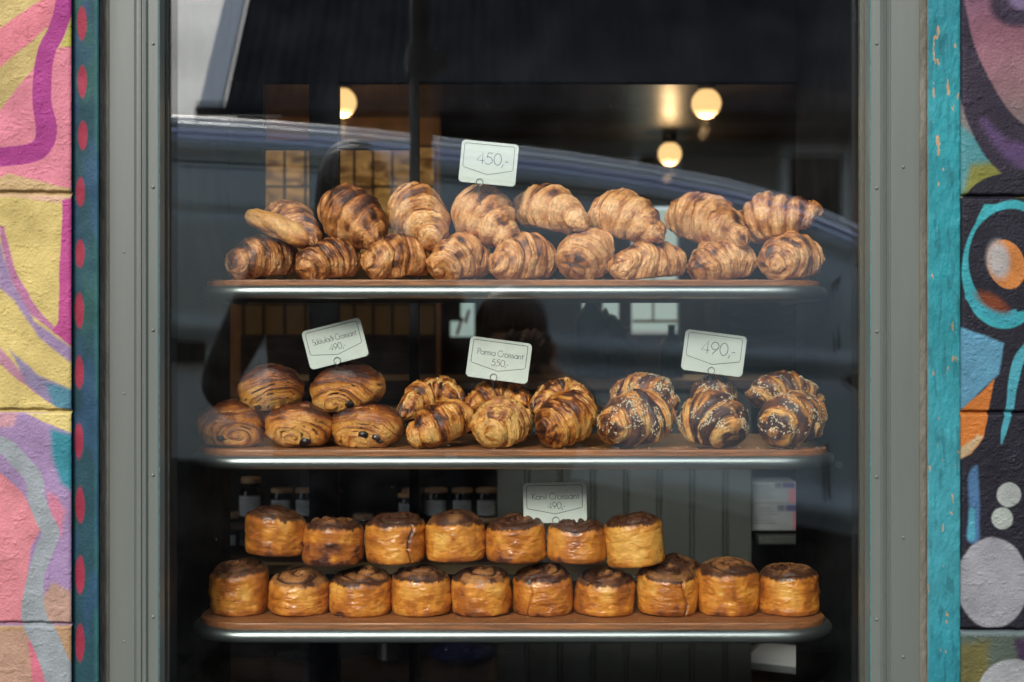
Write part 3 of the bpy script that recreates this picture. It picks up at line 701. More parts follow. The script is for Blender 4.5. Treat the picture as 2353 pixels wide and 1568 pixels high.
for px, py, wq, y, hq, sd_, kw, lab in [
 (630, 1284, 132, .205, 88, 101, dict(top=.1, lean=.03, tilt=-.12), 'cinnamon bun sloping down to the right, left end of the upper row'),
 (766, 1304, 134, .200, 86, 102, dict(top=.3, burnt=True), 'cinnamon bun with a dark lower half and one pale spot, second in the upper row'),
 (910, 1300, 134, .205, 92, 103, dict(top=.05, seam=-56), 'cinnamon bun with a split running down its right side, third in the upper row'),
 (1047, 1296, 134, .205, 88, 104, dict(top=.3, turns=1.6, dome=.014), 'cinnamon bun with a hollow in its dark top, fourth in the upper row'),
 (1186, 1298, 134, .203, 84, 105, dict(top=.2, tilt=.06), 'cinnamon bun with a wrinkled side, left of and below the kanil tag'),
 (1324, 1298, 132, .203, 78, 106, dict(top=.02), 'lowest cinnamon bun of the upper row, just under the kanil tag to the right'),
 (1463, 1312, 132, .203, 98, 107, dict(top=.1, lean=-.13, pale=.28), 'pale yellow cinnamon bun tipped to one side, right end of the upper row'),
]: cinnamon_bun(px, py, wq, y, hq, lab, sd_, group=GT, **kw)
# ------------------------------------------------------------------ price tags with a thin geometric hand of strokes
def arc(cx, cy, rx, ry, a0, a1, n=14): return [(cx + rx * cos(rad(a0 + (a1 - a0) * i / n)), cy + ry * sin(rad(a0 + (a1 - a0) * i / n))) for i in range(n + 1)]
O_ = lambda cx=.3, r=.29: arc(cx, r, r, r, 0, 360, 22)
GL = {
 '0': ([arc(.31, .5, .29, .5, 0, 360, 24)], .66), '4': ([[(.44, 0), (.44, 1), (.0, .27), (.58, .27)]], .66),
 '5': ([[(.52, 1), (.2, 1), (.11, .56)] + arc(.24, .33, .31, .33, 112, -140, 18)], .66),
 '9': ([arc(.31, .68, .27, .31, 0, 360, 22), [(.57, .60), (.17, 0)]], .66),
 ',': ([[(.12, .10), (.02, -.18)]], .24), '-': ([[(0, .34), (.24, .34)]], .30), ' ': ([], .30),
 'S': ([arc(.25, .75, .22, .25, 25, 235, 12) + arc(.24, .26, .25, .26, 60, -150, 14)], .56),
 'C': ([arc(.47, .5, .47, .5, 42, 318, 20)], .86), 'P': ([[(.05, 0), (.05, 1), (.22, 1)] + arc(.22, .74, .26, .26, 90, -90, 12) + [(.05, .48)]], .54),
 'K': ([[(.05, 0), (.05, 1)], [(.50, 1), (.06, .50), (.54, 0)]], .58),
 'a': ([O_(), [(.59, .58), (.59, 0)]], .72), 'o': ([O_()], .68), 'u': ([[(.04, .58), (.04, .22)] + arc(.24, .22, .20, .22, 180, 360, 10) + [(.44, .58)]], .58),
 'k': ([[(.04, 0), (.04, 1)], [(.36, .58), (.05, .30), (.40, 0)]], .46), 'l': ([[(.04, 0), (.04, 1)]], .18), 'i': ([[(.04, 0), (.04, .58)], [(.04, .74), (.04, .79)]], .18),
 'r': ([[(.04, 0), (.04, .58)], [(.04, .38)] + arc(.2, .40, .16, .18, 180, 60, 6)], .34), 'n': ([[(.04, 0), (.04, .58)], [(.04, .34)] + arc(.23, .36, .19, .22, 180, 0, 10) + [(.42, 0)]], .56),
 'm': ([[(.04, 0), (.04, .58)], [(.04, .34)] + arc(.20, .38, .16, .20, 180, 0, 8) + [(.36, 0)], [(.36, .34)] + arc(.52, .38, .16, .20, 180, 0, 8) + [(.68, 0)]], .82),
 's': ([arc(.15, .44, .13, .14, 30, 230, 8) + arc(.15, .16, .15, .16, 60, -150, 8)], .38), 't': ([[(.14, 0), (.14, .82)], [(0, .58), (.30, .58)]], .34),
 'ú': ([[(.04, .58), (.04, .22)] + arc(.24, .22, .20, .22, 180, 360, 10) + [(.44, .58)], [(.22, .70), (.34, .88)]], .58),
 'ð': ([O_(), [(.58, .32)] + arc(.18, .38, .40, .52, 0, 70, 8) + [(.2, .98)], [(.16, .76), (.46, .94)]], .70),
}
def text_strokes(txt, x, y, h, w):
    """stroke polylines of TXT, cap height h, squeezed to width w, starting at x on baseline y"""
    adv = sum(GL[c][1] for c in txt) - .1; sx = w / adv; out = []; cx = 0
    for c in txt:
        for st in GL[c][0]: out.append([(x + (cx + p[0]) * sx, y + p[1] * h) for p in st])
        cx += GL[c][1]
    return out
def ribbon(mb, pts, wd, fr, off, closed=False):
    n = len(pts); L, Rr = [], []
    for i in range(n):
        a = pts[(i - 1) % n] if (closed or i > 0) else pts[i]; b = pts[(i + 1) % n] if (closed or i < n - 1) else pts[i]
        dx, dy = b[0] - a[0], b[1] - a[1]; l = math.hypot(dx, dy) or 1
        nx, ny = -dy / l * wd / 2, dx / l * wd / 2
        L.append((pts[i][0] + nx, pts[i][1] + ny)); Rr.append((pts[i][0] - nx, pts[i][1] - ny))
    v = [fr(p, off) for p in L] + [fr(p, off) for p in Rr]
    mb.add(v, [(i, (i + 1) % n, n + (i + 1) % n, n + i) for i in range(n if closed else n - 1)])
def price_tag(TL, TR, BR, BL, y, name, price, label, loop, big=False, stem=60):
    q = [np.array(W(p[0], p[1], y)) for p in (TL, TR, BR, BL)]
    C = sum(q) / 4; ux = (q[1] - q[0] + q[2] - q[3]) / 2; w_ = np.linalg.norm(ux); ux /= w_
    uy = (q[0] - q[3] + q[1] - q[2]) / 2; uy -= ux * (uy @ ux); h_ = np.linalg.norm(uy); uy /= h_
    hh = h_ / w_; un = np.cross(ux, uy)                              # towards the window
    fr = lambda p, off: tuple(C + ux * (p[0] - .5) * w_ + uy * (p[1] - .5 * hh) * w_ + un * off)
    m = MB(); out = rrect(0, 1, 0, hh, .07, 7); n = len(out); th = .0012
    v = [fr(p, -th / 2) for p in out] + [fr(p, th / 2) for p in out]
    m.add(v, [list(range(n))[::-1], list(range(n, 2 * n))] + [(i, (i + 1) % n, n + (i + 1) % n, n + i) for i in range(n)])
    o = m.build('price_tag', MT['card']); tag(o, label, 'price tag', 'price tags on the pastries')
    m = MB(); t, b = .93 * hh, .36 * hh
    bd = arc(.90, t - .035, .035, .035, 0, 90, 5) + arc(.09, t - .035, .035, .035, 90, 180, 5) + [(.055, b + .02), (.075, b)] + [(.50, .22 * hh)] + [(.915, b), (.935, b + .02)]
    ribbon(m, bd, .010, fr, th / 2 + .00012, True); m.build('printed_border', MT['ink'], o)
    m = MB(); k = 0
    S_ = []
    if name: S_ += [(s_, .0085) for s_ in text_strokes(name, .14, .585 * hh, .095, .74)] + [(s_, .0095) for s_ in text_strokes(price, .385, .345 * hh, .105, .27)]
    else: S_ += [(s_, .013) for s_ in text_strokes(price, .29, .47 * hh, .20, .54)]
    for s_, lw in S_: k += 1; ribbon(m, s_, lw, fr, th / 2 + .0001 + k * .000004)
    m.build('printed_price', MT['ink'], o)
    m = MB(); lp = np.array(W(loop[0], loop[1], y)); r0 = .0052; off = un * .0016
    pts = [tuple(lp + off + r0 * (np.array([cos(a), 0, sin(a)]))) for a in np.linspace(-pi / 2 - .3, 1.5 * pi - .5, 26)]
    m.tube([tuple(np.array(pts[0]) + np.array([-.001, .001, -.018 * stem / 60]))] + pts, .00055, 8)
    pts = [tuple(lp - off + r0 * (np.array([cos(a), 0, sin(a)]))) for a in np.linspace(-pi / 2, 1.5 * pi, 24)]
    m.tube(pts, .00055, 8); m.tube([tuple(lp - off + np.array([0, .001, -r0])), tuple(lp + np.array([0.001, .004, -r0 - .035]))], .0006, 8)
    m.build('wire_holder', MT['wire'], o, smooth=True)
    return o
price_tag((1063, 321), (1192, 333), (1184, 430), (1052, 417), .19, None, '450,-', 'white price tag reading 450 above the top shelf croissants', (1102, 419))
price_tag((692, 762), (826, 730), (848.6, 816), (714.6, 852), .18, 'Súkkulaði Croissant', '490,-', 'price tag for the chocolate pastries, tilted up to the right', (775, 829))
price_tag((1082, 772.6), (1223, 790), (1212, 884), (1069.5, 864), .19, 'Parma Croissant', '550,-', 'price tag reading 550 above the parma croissants', (1134, 867))
price_tag((1575.6, 756), (1715.5, 774), (1706, 868), (1564.6, 849), .19, None, '490,-', 'price tag with only the number 490, above the sesame croissants', (1634, 852), True)
price_tag((1201, 1111), (1347, 1107), (1348.6, 1200), (1204, 1203), .20, 'Kanil Croissant', '490,-', 'price tag for the kanil buns, standing level on the bottom shelf', (1277, 1196), stem=20)

# ------------------------------------------------------------------ the three display shelves
def shelf(zt, hwl, hwr, label, hole=False):
    """zt: top of the metal tray; hw: half widths of the tray"""
    root = empty('display_shelf', (0, .14, zt), label, 'shelf', 'display shelves in the window')
    yf, yb, rc = .112, .50, .085; rb = .0100
    path = [(-hwl, yb, zt - rb), (-hwl, yf + rc, zt - rb)] + [(-hwl + rc - rc * cos(a), yf + rc - rc * sin(a), zt - rb) for a in np.linspace(.15, pi / 2, 9)] \
        + [(x, yf, zt - rb) for x in np.linspace(-hwl + rc + .02, hwr - rc - .02, 9)] \
        + [(hwr - rc + rc * sin(a), yf + rc - rc * cos(a), zt - rb) for a in np.linspace(0, pi / 2 - .15, 9)] + [(hwr, yf + rc, zt - rb), (hwr, yb, zt - rb)]
    MB().tube(path, rb, 20, r2=rb).build('tray_rim', MT['bar'], root, smooth=True, angle=60)
    MB().prism(rrect(-hwl + .008, hwr - .008, yf + .008, yb, .078, 8), zt - .016, zt - .002, 'z').build('tray_plate', MT['tray'], root)
    MB().prism(rrect(-hwl + .002, hwr - .002, yf + .004, yb - .01, .080, 12), zt - .0015, zt + .0086, 'z', .002).build('wooden_board', MT['wood'], root)
    if hole: MB().lathe([(.0055, -.001), (.0055, .003)], (hwr + .006, yf + .03, zt - .016), 20, 'y').build('fixing_knob', MT['black'], root)
    return root
def zz(py, y): return W(0, py, y)[2]
shelf(zz(656, .112), .474, .478, 'top shelf, a metal tray edge with a thin wooden board')
shelf(zz(1048, .112), .486, .490, 'middle shelf with a dark knob at its right corner', True)
shelf(zz(1447, .112), .484, .486, 'bottom shelf with the whole front of its wooden board in view')
rng = np.random.RandomState(5)
m = MB()
for i in range(46):                                                # crumbs and seeds that fell on the middle board
    x = W(rng.uniform(1360, 1900), 0, .13)[0]; y = rng.uniform(.118, .15); z = zz(1048, .112) + .0105; r = rng.uniform(.0006, .0014)
    m.lathe([(r * .4, -r * .5), (r, 0), (r * .4, r * .5)], (x, y, z), 6)
tag(m.build('crumbs', MT['sesame']), 'fallen sesame seeds on the front of the middle board', 'crumbs', kind='stuff')

m = MB()
for k, (pq, zb_) in enumerate(((640, BOARD[0]), (1035, BOARD[1]), (1430, BOARD[2]))):
    for i in range(34):
        x = rng.uniform(-.45, .45); y = rng.uniform(.119, .145 if k < 2 else .17); a = rng.uniform(0, 3.1); L = rng.uniform(.001, .0028)
        v = [(x + L * cos(a + t) * s_, y + L * sin(a + t) * s_, zb_ + .0009 + h) for h in (0, .0006) for t, s_ in ((0, 1), (1.7, .5), (3.0, .9), (4.6, .6))]
        m.add(v, [(0, 1, 2, 3), (4, 5, 6, 7), (0, 1, 5, 4), (1, 2, 6, 5), (2, 3, 7, 6), (3, 0, 4, 7)])
tag(m.build('pastry_flakes', MT['lightwood']), 'loose golden pastry flakes scattered on the boards', 'crumbs', kind='stuff')
# display case: dark cheeks, posts and rails behind the shelves
y0 = .60
xl, xr = W(485, 0, y0)[0], W(1885, 0, y0)[0]
case = empty('display_case', (0, .55, .3), 'dark display case that carries the shelves behind the window', 'display case')
zt_ = zz(188, y0)
b = lambda nm, mt, *a, c=0: MB().box(*a, c=c).build(nm, MT[mt], case)
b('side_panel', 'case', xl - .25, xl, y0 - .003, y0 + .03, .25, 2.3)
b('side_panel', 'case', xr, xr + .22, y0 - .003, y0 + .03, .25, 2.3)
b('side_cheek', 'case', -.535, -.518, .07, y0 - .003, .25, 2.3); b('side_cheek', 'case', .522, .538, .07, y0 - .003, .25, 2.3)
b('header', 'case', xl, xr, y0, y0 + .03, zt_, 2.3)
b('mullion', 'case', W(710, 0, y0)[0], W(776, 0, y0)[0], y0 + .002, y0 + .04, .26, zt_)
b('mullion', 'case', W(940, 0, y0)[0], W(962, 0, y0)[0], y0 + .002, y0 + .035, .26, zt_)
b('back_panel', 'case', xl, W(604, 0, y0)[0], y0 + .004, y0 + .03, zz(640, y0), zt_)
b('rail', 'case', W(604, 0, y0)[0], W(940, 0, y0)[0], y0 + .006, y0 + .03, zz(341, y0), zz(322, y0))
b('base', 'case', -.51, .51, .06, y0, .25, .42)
for px in (485, 1885):
    x = W(px, 0, y0 - .02)[0]; MB().box(x - .0012, x + .0012, y0 - .022, y0 - .006, .42, zz(300, y0)).build('glass_edge', MT['case_edge'], case)
x0, x1 = W(485, 0, .52)[0], W(1425, 0, .52)[0]
MB().box(x0, x1, .512, .545, zz(944, .52), zz(934, .52)).build('back_rail', MT['lightwood'], case)
x0, x1 = W(486, 0, .52)[0], W(1600, 0, .52)[0]
MB().box(x0, x1, .512, .545, zz(1318, .52), zz(1297, .52)).build('back_rail', MT['lightwood'], case)

# ------------------------------------------------------------------ shop front: painted walls, trims, window
shop = empty('shop_building', (0, -.05, 0), 'bakery front with a spray painted block wall around its window', 'building')
YW = -.07
def polysd(X, Y, pts):
    d = np.full(X.shape, 1e9); ins = np.zeros(X.shape, bool); n = len(pts)
    for i in range(n):
        (ax, ay), (bx, by) = pts[i], pts[(i + 1) % n]
        ex, ey = bx - ax, by - ay; t = np.clip(((X - ax) * ex + (Y - ay) * ey) / (ex * ex + ey * ey + 1e-9), 0, 1)
        d = np.minimum(d, (X - ax - t * ex) ** 2 + (Y - ay - t * ey) ** 2)
        c = (ay > Y) != (by > Y)
        with np.errstate(divide='ignore', invalid='ignore'):
            ins ^= c & (X < (bx - ax) * (Y - ay) / np.where(by == ay, 1e-9, by - ay) + ax)
    return np.where(ins, -1, 1) * np.sqrt(d)
def smooth_line(pts, k=6):
    pts = [np.array(p, float) for p in pts]; out = []
    for i in range(len(pts) - 1):
        p0, p1, p2, p3 = pts[max(i - 1, 0)], pts[i], pts[i + 1], pts[min(i + 2, len(pts) - 1)]
        for j in range(k):
            t = j / k; out.append(.5 * ((2 * p1) + (-p0 + p2) * t + (2 * p0 - 5 * p1 + 4 * p2 - p3) * t * t + (-p0 + 3 * p1 - 3 * p2 + p3) * t ** 3))
    return out + [pts[-1]]
def strokesd(X, Y, pts, sm_=True):
    """pts (x, y, half width): distance outside the stroke"""
    pts = smooth_line(pts) if sm_ else [np.array(p, float) for p in pts]; d = np.full(X.shape, 1e9)
    for a, b in zip(pts[:-1], pts[1:]):
        ex, ey = b[0] - a[0], b[1] - a[1]; t = np.clip(((X - a[0]) * ex + (Y - a[1]) * ey) / (ex * ex + ey * ey + 1e-9), 0, 1)
        d = np.minimum(d, np.sqrt((X - a[0] - t * ex) ** 2 + (Y - a[1] - t * ey) ** 2) - (a[2] + t * (b[2] - a[2])))
    return d
class Paint:
    def __init__(s, X, Y, base): s.X, s.Y = X, Y; s.c = np.ones(X.shape + (3,)) * lin(base); s.w = 5 * (fbm(X * .03, Y * .03, 0, 5) - .5)
    def mix(s, m, col):
        col = lin(col) if np.ndim(col) == 1 or isinstance(col, tuple) else col
        s.c = lerp(s.c, col, np.clip(m, 0, 1)[..., None]); return s
    def poly(s, pts, col, soft=2.): return s.mix(sm(soft, -soft, polysd(s.X, s.Y, pts) + s.w), col)
    def line(s, pts, col, soft=2., smth=True): return s.mix(sm(soft, -soft, strokesd(s.X, s.Y, pts, smth) + s.w * .6), col)
    def oval(s, cx, cy, rx, ry, col, soft=2., rot=0):
        a = rad(rot); x, y = s.X - cx, s.Y - cy; u = (x * cos(a) + y * sin(a)) / rx; v = (-x * sin(a) + y * cos(a)) / ry
        return s.mix(sm(soft, -soft, (np.sqrt(u * u + v * v) - 1) * min(rx, ry) + s.w * .5), col)
Hf = lambda pts: [(p[0] / 2, p[1] / 2, *[q for q in p[2:]]) for p in pts]
H2 = lambda pts: [(p[0] / 2, 784 + p[1] / 2, *[q for q in p[2:]]) for p in pts]
def paint_left(X, Y):
    P = Paint(X, Y, (216, 190, 120))
    P.poly(Hf([(-600, 600), (0, 130), (190, 0), (300, -200), (420, -200), (330, 60), (225, 120), (0, 310), (-500, 700)]), (238, 134, 148), 3)
    P.poly(Hf([(-500, 1000), (0, 505), (90, 390), (165, 300), (330, 190), (340, 870), (230, 850), (40, 800), (-400, 1000)]), (240, 142, 160), 3)
    P.poly(Hf([(40, 800), (230, 845), (325, 880), (325, 900), (0, 930), (-20, 830)]), (214, 180, 128), 5)
    P.poly(Hf([(300, 180), (330, 100), (330, 210), (292, 215)]), (205, 195, 90), 2)
    P.line([(150, -40, 20), (145, 20, 20), (130, 70, 20), (108, 115, 20), (98, 170, 21), (97, 235, 22), (106, 290, 24), (100, 330, 23), (70, 352, 22), (0, 362, 22), (-120, 380, 22)], (186, 58, 146), 1.5)
    low = sm(449, 453, Y) 
    P.mix(low, (233, 208, 126))
    P.poly([(-300, 452), (30, 452), (160, 470), (160, 452), (-300, 440)], (236, 190, 160), 5)
    P.poly([(-2, 520), (4, 560), (22, 640), (60, 715), (118, 760), (168, 790), (168, 760), (125, 750), (96, 720), (72, 690), (30, 610), (8, 520)], (205, 130, 170), 3)
    P.poly([(143, 460), (168, 455), (168, 800), (120, 762), (133, 740)], (212, 84, 156), 2)
    P.poly([(0, 560), (30, 650), (80, 740), (165, 800), (168, 840), (90, 775), (30, 690), (-200, 480)], (178, 150, 190), 5)
    # second block and below
    P.poly([(-300, 650), (0, 780), (12, 786), (80, 784), (120, 812), (168, 838), (168, 888), (100, 860), (30, 800), (-200, 690)], (238, 212, 130), 2)
    P.poly([(-300, 760), (-10, 830), (45, 880), (80, 935), (130, 935), (70, 880), (20, 820), (-10, 790)], (208, 148, 170), 4)
    P.poly([(20, 800), (85, 860), (168, 900), (168, 945), (110, 930), (60, 880)], (160, 145, 180), 5)
    P.poly([(105, 880), (168, 895), (168, 945), (125, 935)], (90, 150, 170), 7)
    P.poly([(-300, 760), (0, 835), (30, 865), (130, 938), (168, 945), (60, 945), (-10, 905), (-300, 880)], (238, 212, 130), 2)
    b3 = sm(946, 950, Y); P.mix(b3, (176, 146, 188))
    P.poly([(60, 950), (168, 945), (168, 998), (110, 975)], (236, 214, 134), 3)
    P.poly([(-300, 945), (40, 950), (30, 980), (-300, 1000)], (226, 170, 180), 6)
    P.poly([(115, 985), (168, 1000), (168, 1130), (140, 1110), (120, 1050)], (52, 150, 165), 9)
    P.poly([(-400, 1080), (0, 1085), (50, 1130), (75, 1175), (95, 1215), (70, 1260), (62, 1350), (50, 1434), (-400, 1434)], (238, 148, 156), 3)
    P.poly([(108, 1130), (130, 1140), (150, 1175), (140, 1230), (112, 1180)], (228, 140, 165), 8)
    P.poly([(95, 1380), (120, 1340), (165, 1360), (165, 1432), (95, 1432)], (206, 166, 146), 7)
    b4 = sm(1436, 1440, Y); P.mix(b4, (200, 160, 120))
    P.poly([(-200, 1450), (64, 1450), (75, 1500), (80, 1600), (-10, 1600)], (206, 164, 138), 3)
    P.poly([(63, 1455), (90, 1500), (130, 1600), (78, 1600)], (236, 128, 148), 3)
    P.line([(-200, 1000, 24), (-10, 1020, 20), (40, 1055, 20), (78, 1100, 20), (84, 1145, 20), (100, 1190, 20), (116, 1225, 20), (100, 1270, 20), (84, 1320, 19), (76, 1380, 24), (82, 1430, 30), (108, 1480, 32), (140, 1570, 34), (160, 1700, 34)], (170, 178, 182), 1.6)
    return P.c * MG
def paint_right(X, Y):
    Q = lambda z: [(1951 + p[0] / 2, p[1] / 2, *p[2:]) for p in z]
    Q2 = lambda z: [(1951 + p[0] / 2, 784 + p[1] / 2, *p[2:]) for p in z]
    t = sm(40, 330, Y + .35 * (X - 2210))
    P = Paint(X, Y, (150, 110, 140)); P.mix(t, (128, 142, 134)); P.mix(sm(260, 60, np.hypot(X - 2330, (Y - 130))) * .6, (180, 110, 120))
    P.poly(Q([(500, 560), (640, 690), (780, 830), (780, 880), (500, 900)]), (90, 170, 176), 8)
    P.poly(Q([(560, 760), (700, 740), (1400, 900), (1400, 980), (520, 900)]), (150, 150, 62), 12)
    P.line(Q([(500, -60, 8), (525, 80, 10), (545, 250, 22), (590, 430, 40), (670, 590, 52), (800, 720, 62), (1100, 900, 66), (1600, 1000, 60)]), (46, 34, 56), 4)
    P.line(Q([(620, 560, 8), (700, 660, 14), (800, 720, 26), (1000, 820, 30)]), (98, 70, 118), 12)
    P.oval(1951 + 385, 12, 62, 50, (56, 40, 66), 10); P.oval(1951 + 410, -2, 40, 24, (150, 128, 170), 10)
    P.line(Q([(540, 1000, 30), (620, 900, 32), (740, 850, 30), (860, 850, 30), (1100, 930, 30)]), (30, 26, 44), 2)
    b = sm(452, 456, Y); P.mix(b, (26, 22, 40))
    P.poly(Q([(620, 940), (900, 935), (1000, 1100), (760, 1060), (560, 1090), (590, 1000)]), (66, 196, 200), 2)
    P.oval(1951 + 365, 608, 104, 148, (66, 196, 206), 2, 8); P.oval(1951 + 388, 605, 90, 112, (28, 26, 44), 2, 8)
    P.oval(1951 + 372, 598, 98, 118, (28, 26, 44), 2, 0)
    P.poly(Q([(536, 1330), (600, 1400), (690, 1440), (770, 1420), (765, 1490), (690, 1490), (590, 1440), (534, 1370)]), (66, 190, 206), 2)
    P.oval(1951 + 330, 695, 40, 16, (150, 70, 30), 8, 30)
    P.oval(1951 + 361, 608, 43, 58, (238, 150, 70), 1.5, -18); P.oval(1951 + 343, 598, 26, 42, (214, 206, 200), 9, -8)
    P.poly(Q([(500, 1500), (620, 1540), (710, 1580), (690, 1720), (520, 1880), (480, 1880)]), (104, 172, 202), 4)
    P.poly(Q2([(512, 322), (600, 240), (672, 168), (640, 330), (620, 440), (560, 520), (505, 545)]), (232, 134, 48), 2)
    P.poly(Q2([(505, 500), (590, 430), (615, 440), (560, 515), (505, 550)]), (232, 200, 150), 4)
    P.line(Q2([(960, -100, 10), (805, 50, 13), (760, 160, 12), (740, 300, 9), (715, 400, 7), (700, 470, 2)]), (86, 190, 206), 2)
    P.line(Q2([(585, 575, 3), (572, 620, 11), (575, 760, 12), (570, 900, 14)]), (84, 132, 178), 5)
    P.line(Q2([(565, 780, 6), (562, 900, 8)]), (90, 186, 206), 4)
    P.oval(1951 + 367, 784 + 353, 28, 28, (200, 206, 200), 2.5); P.oval(1951 + 352, 784 + 408, 25, 25, (196, 206, 196), 2.5)
    P.oval(1951 + 330, 784 + 556, 82, 104, (186, 186, 192), 3)
    b = sm(1450, 1455, Y); P.mix(b, (96, 110, 96)); P.poly(Q2([(500, 1400), (640, 1380), (640, 1600), (500, 1600)]), (122, 116, 62), 14)
    P.poly(Q2([(760, 1370), (1400, 1350), (1400, 1700), (800, 1560)]), (74, 48, 84), 8)
    P.oval(1951 + 378, 784 + 815, 84, 84, (190, 192, 194), 3)
    P.mix(sm(1449, 1451, Y) * sm(1465, 1460, Y) * .5, (150, 170, 176))
    return P.c * MG * .85
def wall_mesh(name, x0, x1, fine, joints, paint, side, label):
    """fine: picture x range that gets a fine grid; the rest of the wall is coarser"""
    k = F / (YW + 2); q = 1.0 / k
    if side < 0: xs = np.concatenate([np.arange(x0, fine[0], 26), np.arange(fine[0], fine[1] + .1, 1.45)])
    else: xs = np.concatenate([np.arange(fine[0], fine[1], 1.45), np.arange(fine[1], x1, 26)])
    ys = np.concatenate([np.arange(-3600, -20, 40), np.arange(-20, 1590, 1.45), np.arange(1590, 2700, 30), [CZ + 1.2 * k]])
    X, Y = np.meshgrid(xs, ys, indexing='ij'); c = paint(X, Y)
    ph = 0
    jd = np.full(X.shape, 1e9); wv = 2.2 * (fbm(X * .035, Y * .0, 0, 3) - .5) * 2
    for j in joints: jd = np.minimum(jd, np.abs(Y - j - wv))
    g = np.exp(-(jd / 4.2) ** 2)
    rough = .0008 * (fbm(X * .06, Y * .06, 0, 21, 4) - .5) + .0008 * (fbm(X * .3, Y * .3, 0, 22, 2) - .5)
    chips = sm(.66, .69, fbm(X * .055, Y * .085, 2, 25, 4)) * .0006
    crack = np.exp(-(np.abs(fbm(X * .045, Y * .045, 7, 26, 4) - .5) / .006) ** 2) * sm(.5, .6, fbm(X * .02, Y * .02, 4, 27)) * .0010
    if side < 0: e = np.exp(-np.clip(fine[1] - X, 0, 99) / 2.5)
    else: e = np.exp(-np.clip(X - fine[0], 0, 99) / 2.5)
    y = YW - rough + .0062 * g - chips + crack + .004 * e
    px = (X - CX) * q; pz = EYE[2] - (Y - CZ) * q
    Pp = np.stack([px, y, pz], -1)
    link(name, mesh(Pp.reshape(-1, 3), gridf(len(xs), len(ys)), c), MT['mural'], shop)
JL = [443, 944, 1434] + [443 - 498 * k for k in range(1, 9)] + [1434 + 498 * k for k in range(1, 3)]
JR = [452, 949, 1449] + [452 - 498 * k for k in range(1, 9)] + [1449 + 498 * k for k in range(1, 3)]
wall_mesh('painted_wall', -3600, 163, (-26, 163.5), JL, paint_left, -1, '')
wall_mesh('painted_wall', 2208, 6000, (2209, 2384), JR, paint_right, 1, '')
# solid wall behind the painted skin and above and below the window
bk = MB(); yb_ = YW + .012
xL, xR = W(160, 0, YW)[0], W(2212, 0, YW)[0]
bk.box(-2.4, xL - .004, yb_, .30, 0, 3.8); bk.box(xR + .004, 2.9, yb_, .30, 0, 3.8)
bk.box(xL - .004, xR + .004, -.05, .30, 2.15, 3.8); bk.box(xL - .004, xR + .004, -.05, .05, 0, .38)
bk.build('wall_core', MT['concrete'], shop)
kw = F / 1.945
def strip(name, q0, q1, y, mt, colf=None, step=1.5, amp=.0004, sd_=1):
    d = y + 2; xs = np.arange(q0, q1 + .1, step); ys = np.concatenate([np.arange(-700, -20, 30), np.arange(-20, 1590, step), np.arange(1590, 2200, 30)])
    X, Y = np.meshgrid(xs, ys, indexing='ij'); e = np.minimum(X - q0, q1 - X)
    yy = y + amp * 2 * (fbm(X * .12, Y * .05, 0, sd_, 4) - .5) + .003 * np.exp(-e / 1.2)
    px = (X - CX) / F * d; pz = EYE[2] - (Y - CZ) / F * d
    P = np.stack([px, yy, pz], -1)
    c = colf(X, Y) if colf else None
    return link(name, mesh(P.reshape(-1, 3), gridf(len(xs), len(ys)), c), mt, shop)
def cleft(X, Y):
    P = Paint(X, Y, (24, 78, 90)); P.mix(sm(212, 226, X) * .7, (54, 130, 130)); P.mix(.5 * sm(.5, .65, fbm(X * .02, Y * .006, 0, 41)), (40, 104, 88)); P.mix(.6 * sm(.55, .7, fbm(X * .03, Y * .008, 3, 42)), (42, 84, 124))
    for cx, cy, hh in ((188, 54, 39), (189, 187, 37), (190, 311, 33), (185, 440, 34), (184, 583, 32), (182, 715, 40), (182, 857, 39), (181, 1012, 41), (184, 1160, 42), (184, 1322, 44), (184, 1479, 43), (186, -90, 40)):
        P.oval(cx, cy, 10.5, hh, (178, 44, 74), 1.6)
    return P.c * MG
strip('pilaster', 163, 226, -.058, MT['mural'], cleft, sd_=50)
def cright(X, Y):
    P = Paint(X, Y, (40, 158, 168)); P.mix(sm(600, 1200, Y) * .45, (84, 176, 190)); P.mix(sm(250, 0, Y) * .6, (28, 132, 148)); P.mix(sm(1300, 1550, Y) * .6, (10, 140, 156))
    pl = sm(.76, .78, fbm(X * .09, Y * .028, 0, 61, 4) + .05 * sm(40, 0, np.abs(X - 2160)) * sm(220, 60, np.abs(Y - 220)) + .05 * sm(200, 0, np.abs(Y - 1480)))
    P.mix(pl, (206, 170, 128)); P.mix(.35 * sm(.6, .7, fbm(X * .1, Y * .02, 5, 62, 4)), (20, 84, 98))
    P.mix(sm(2.5, 0, X - 2132) * .7, (160, 150, 130)); return P.c * MG * 1.08
strip('timber_trim', 2132, 2209, -.062, MT['mural'], cright, amp=.0011, sd_=60)
strip('render_strip', 226, 251, -.034, MT['putty'], amp=.001, sd_=70)
strip('render_strip', 2110, 2133, -.034, MT['putty'], amp=.0012, sd_=71)
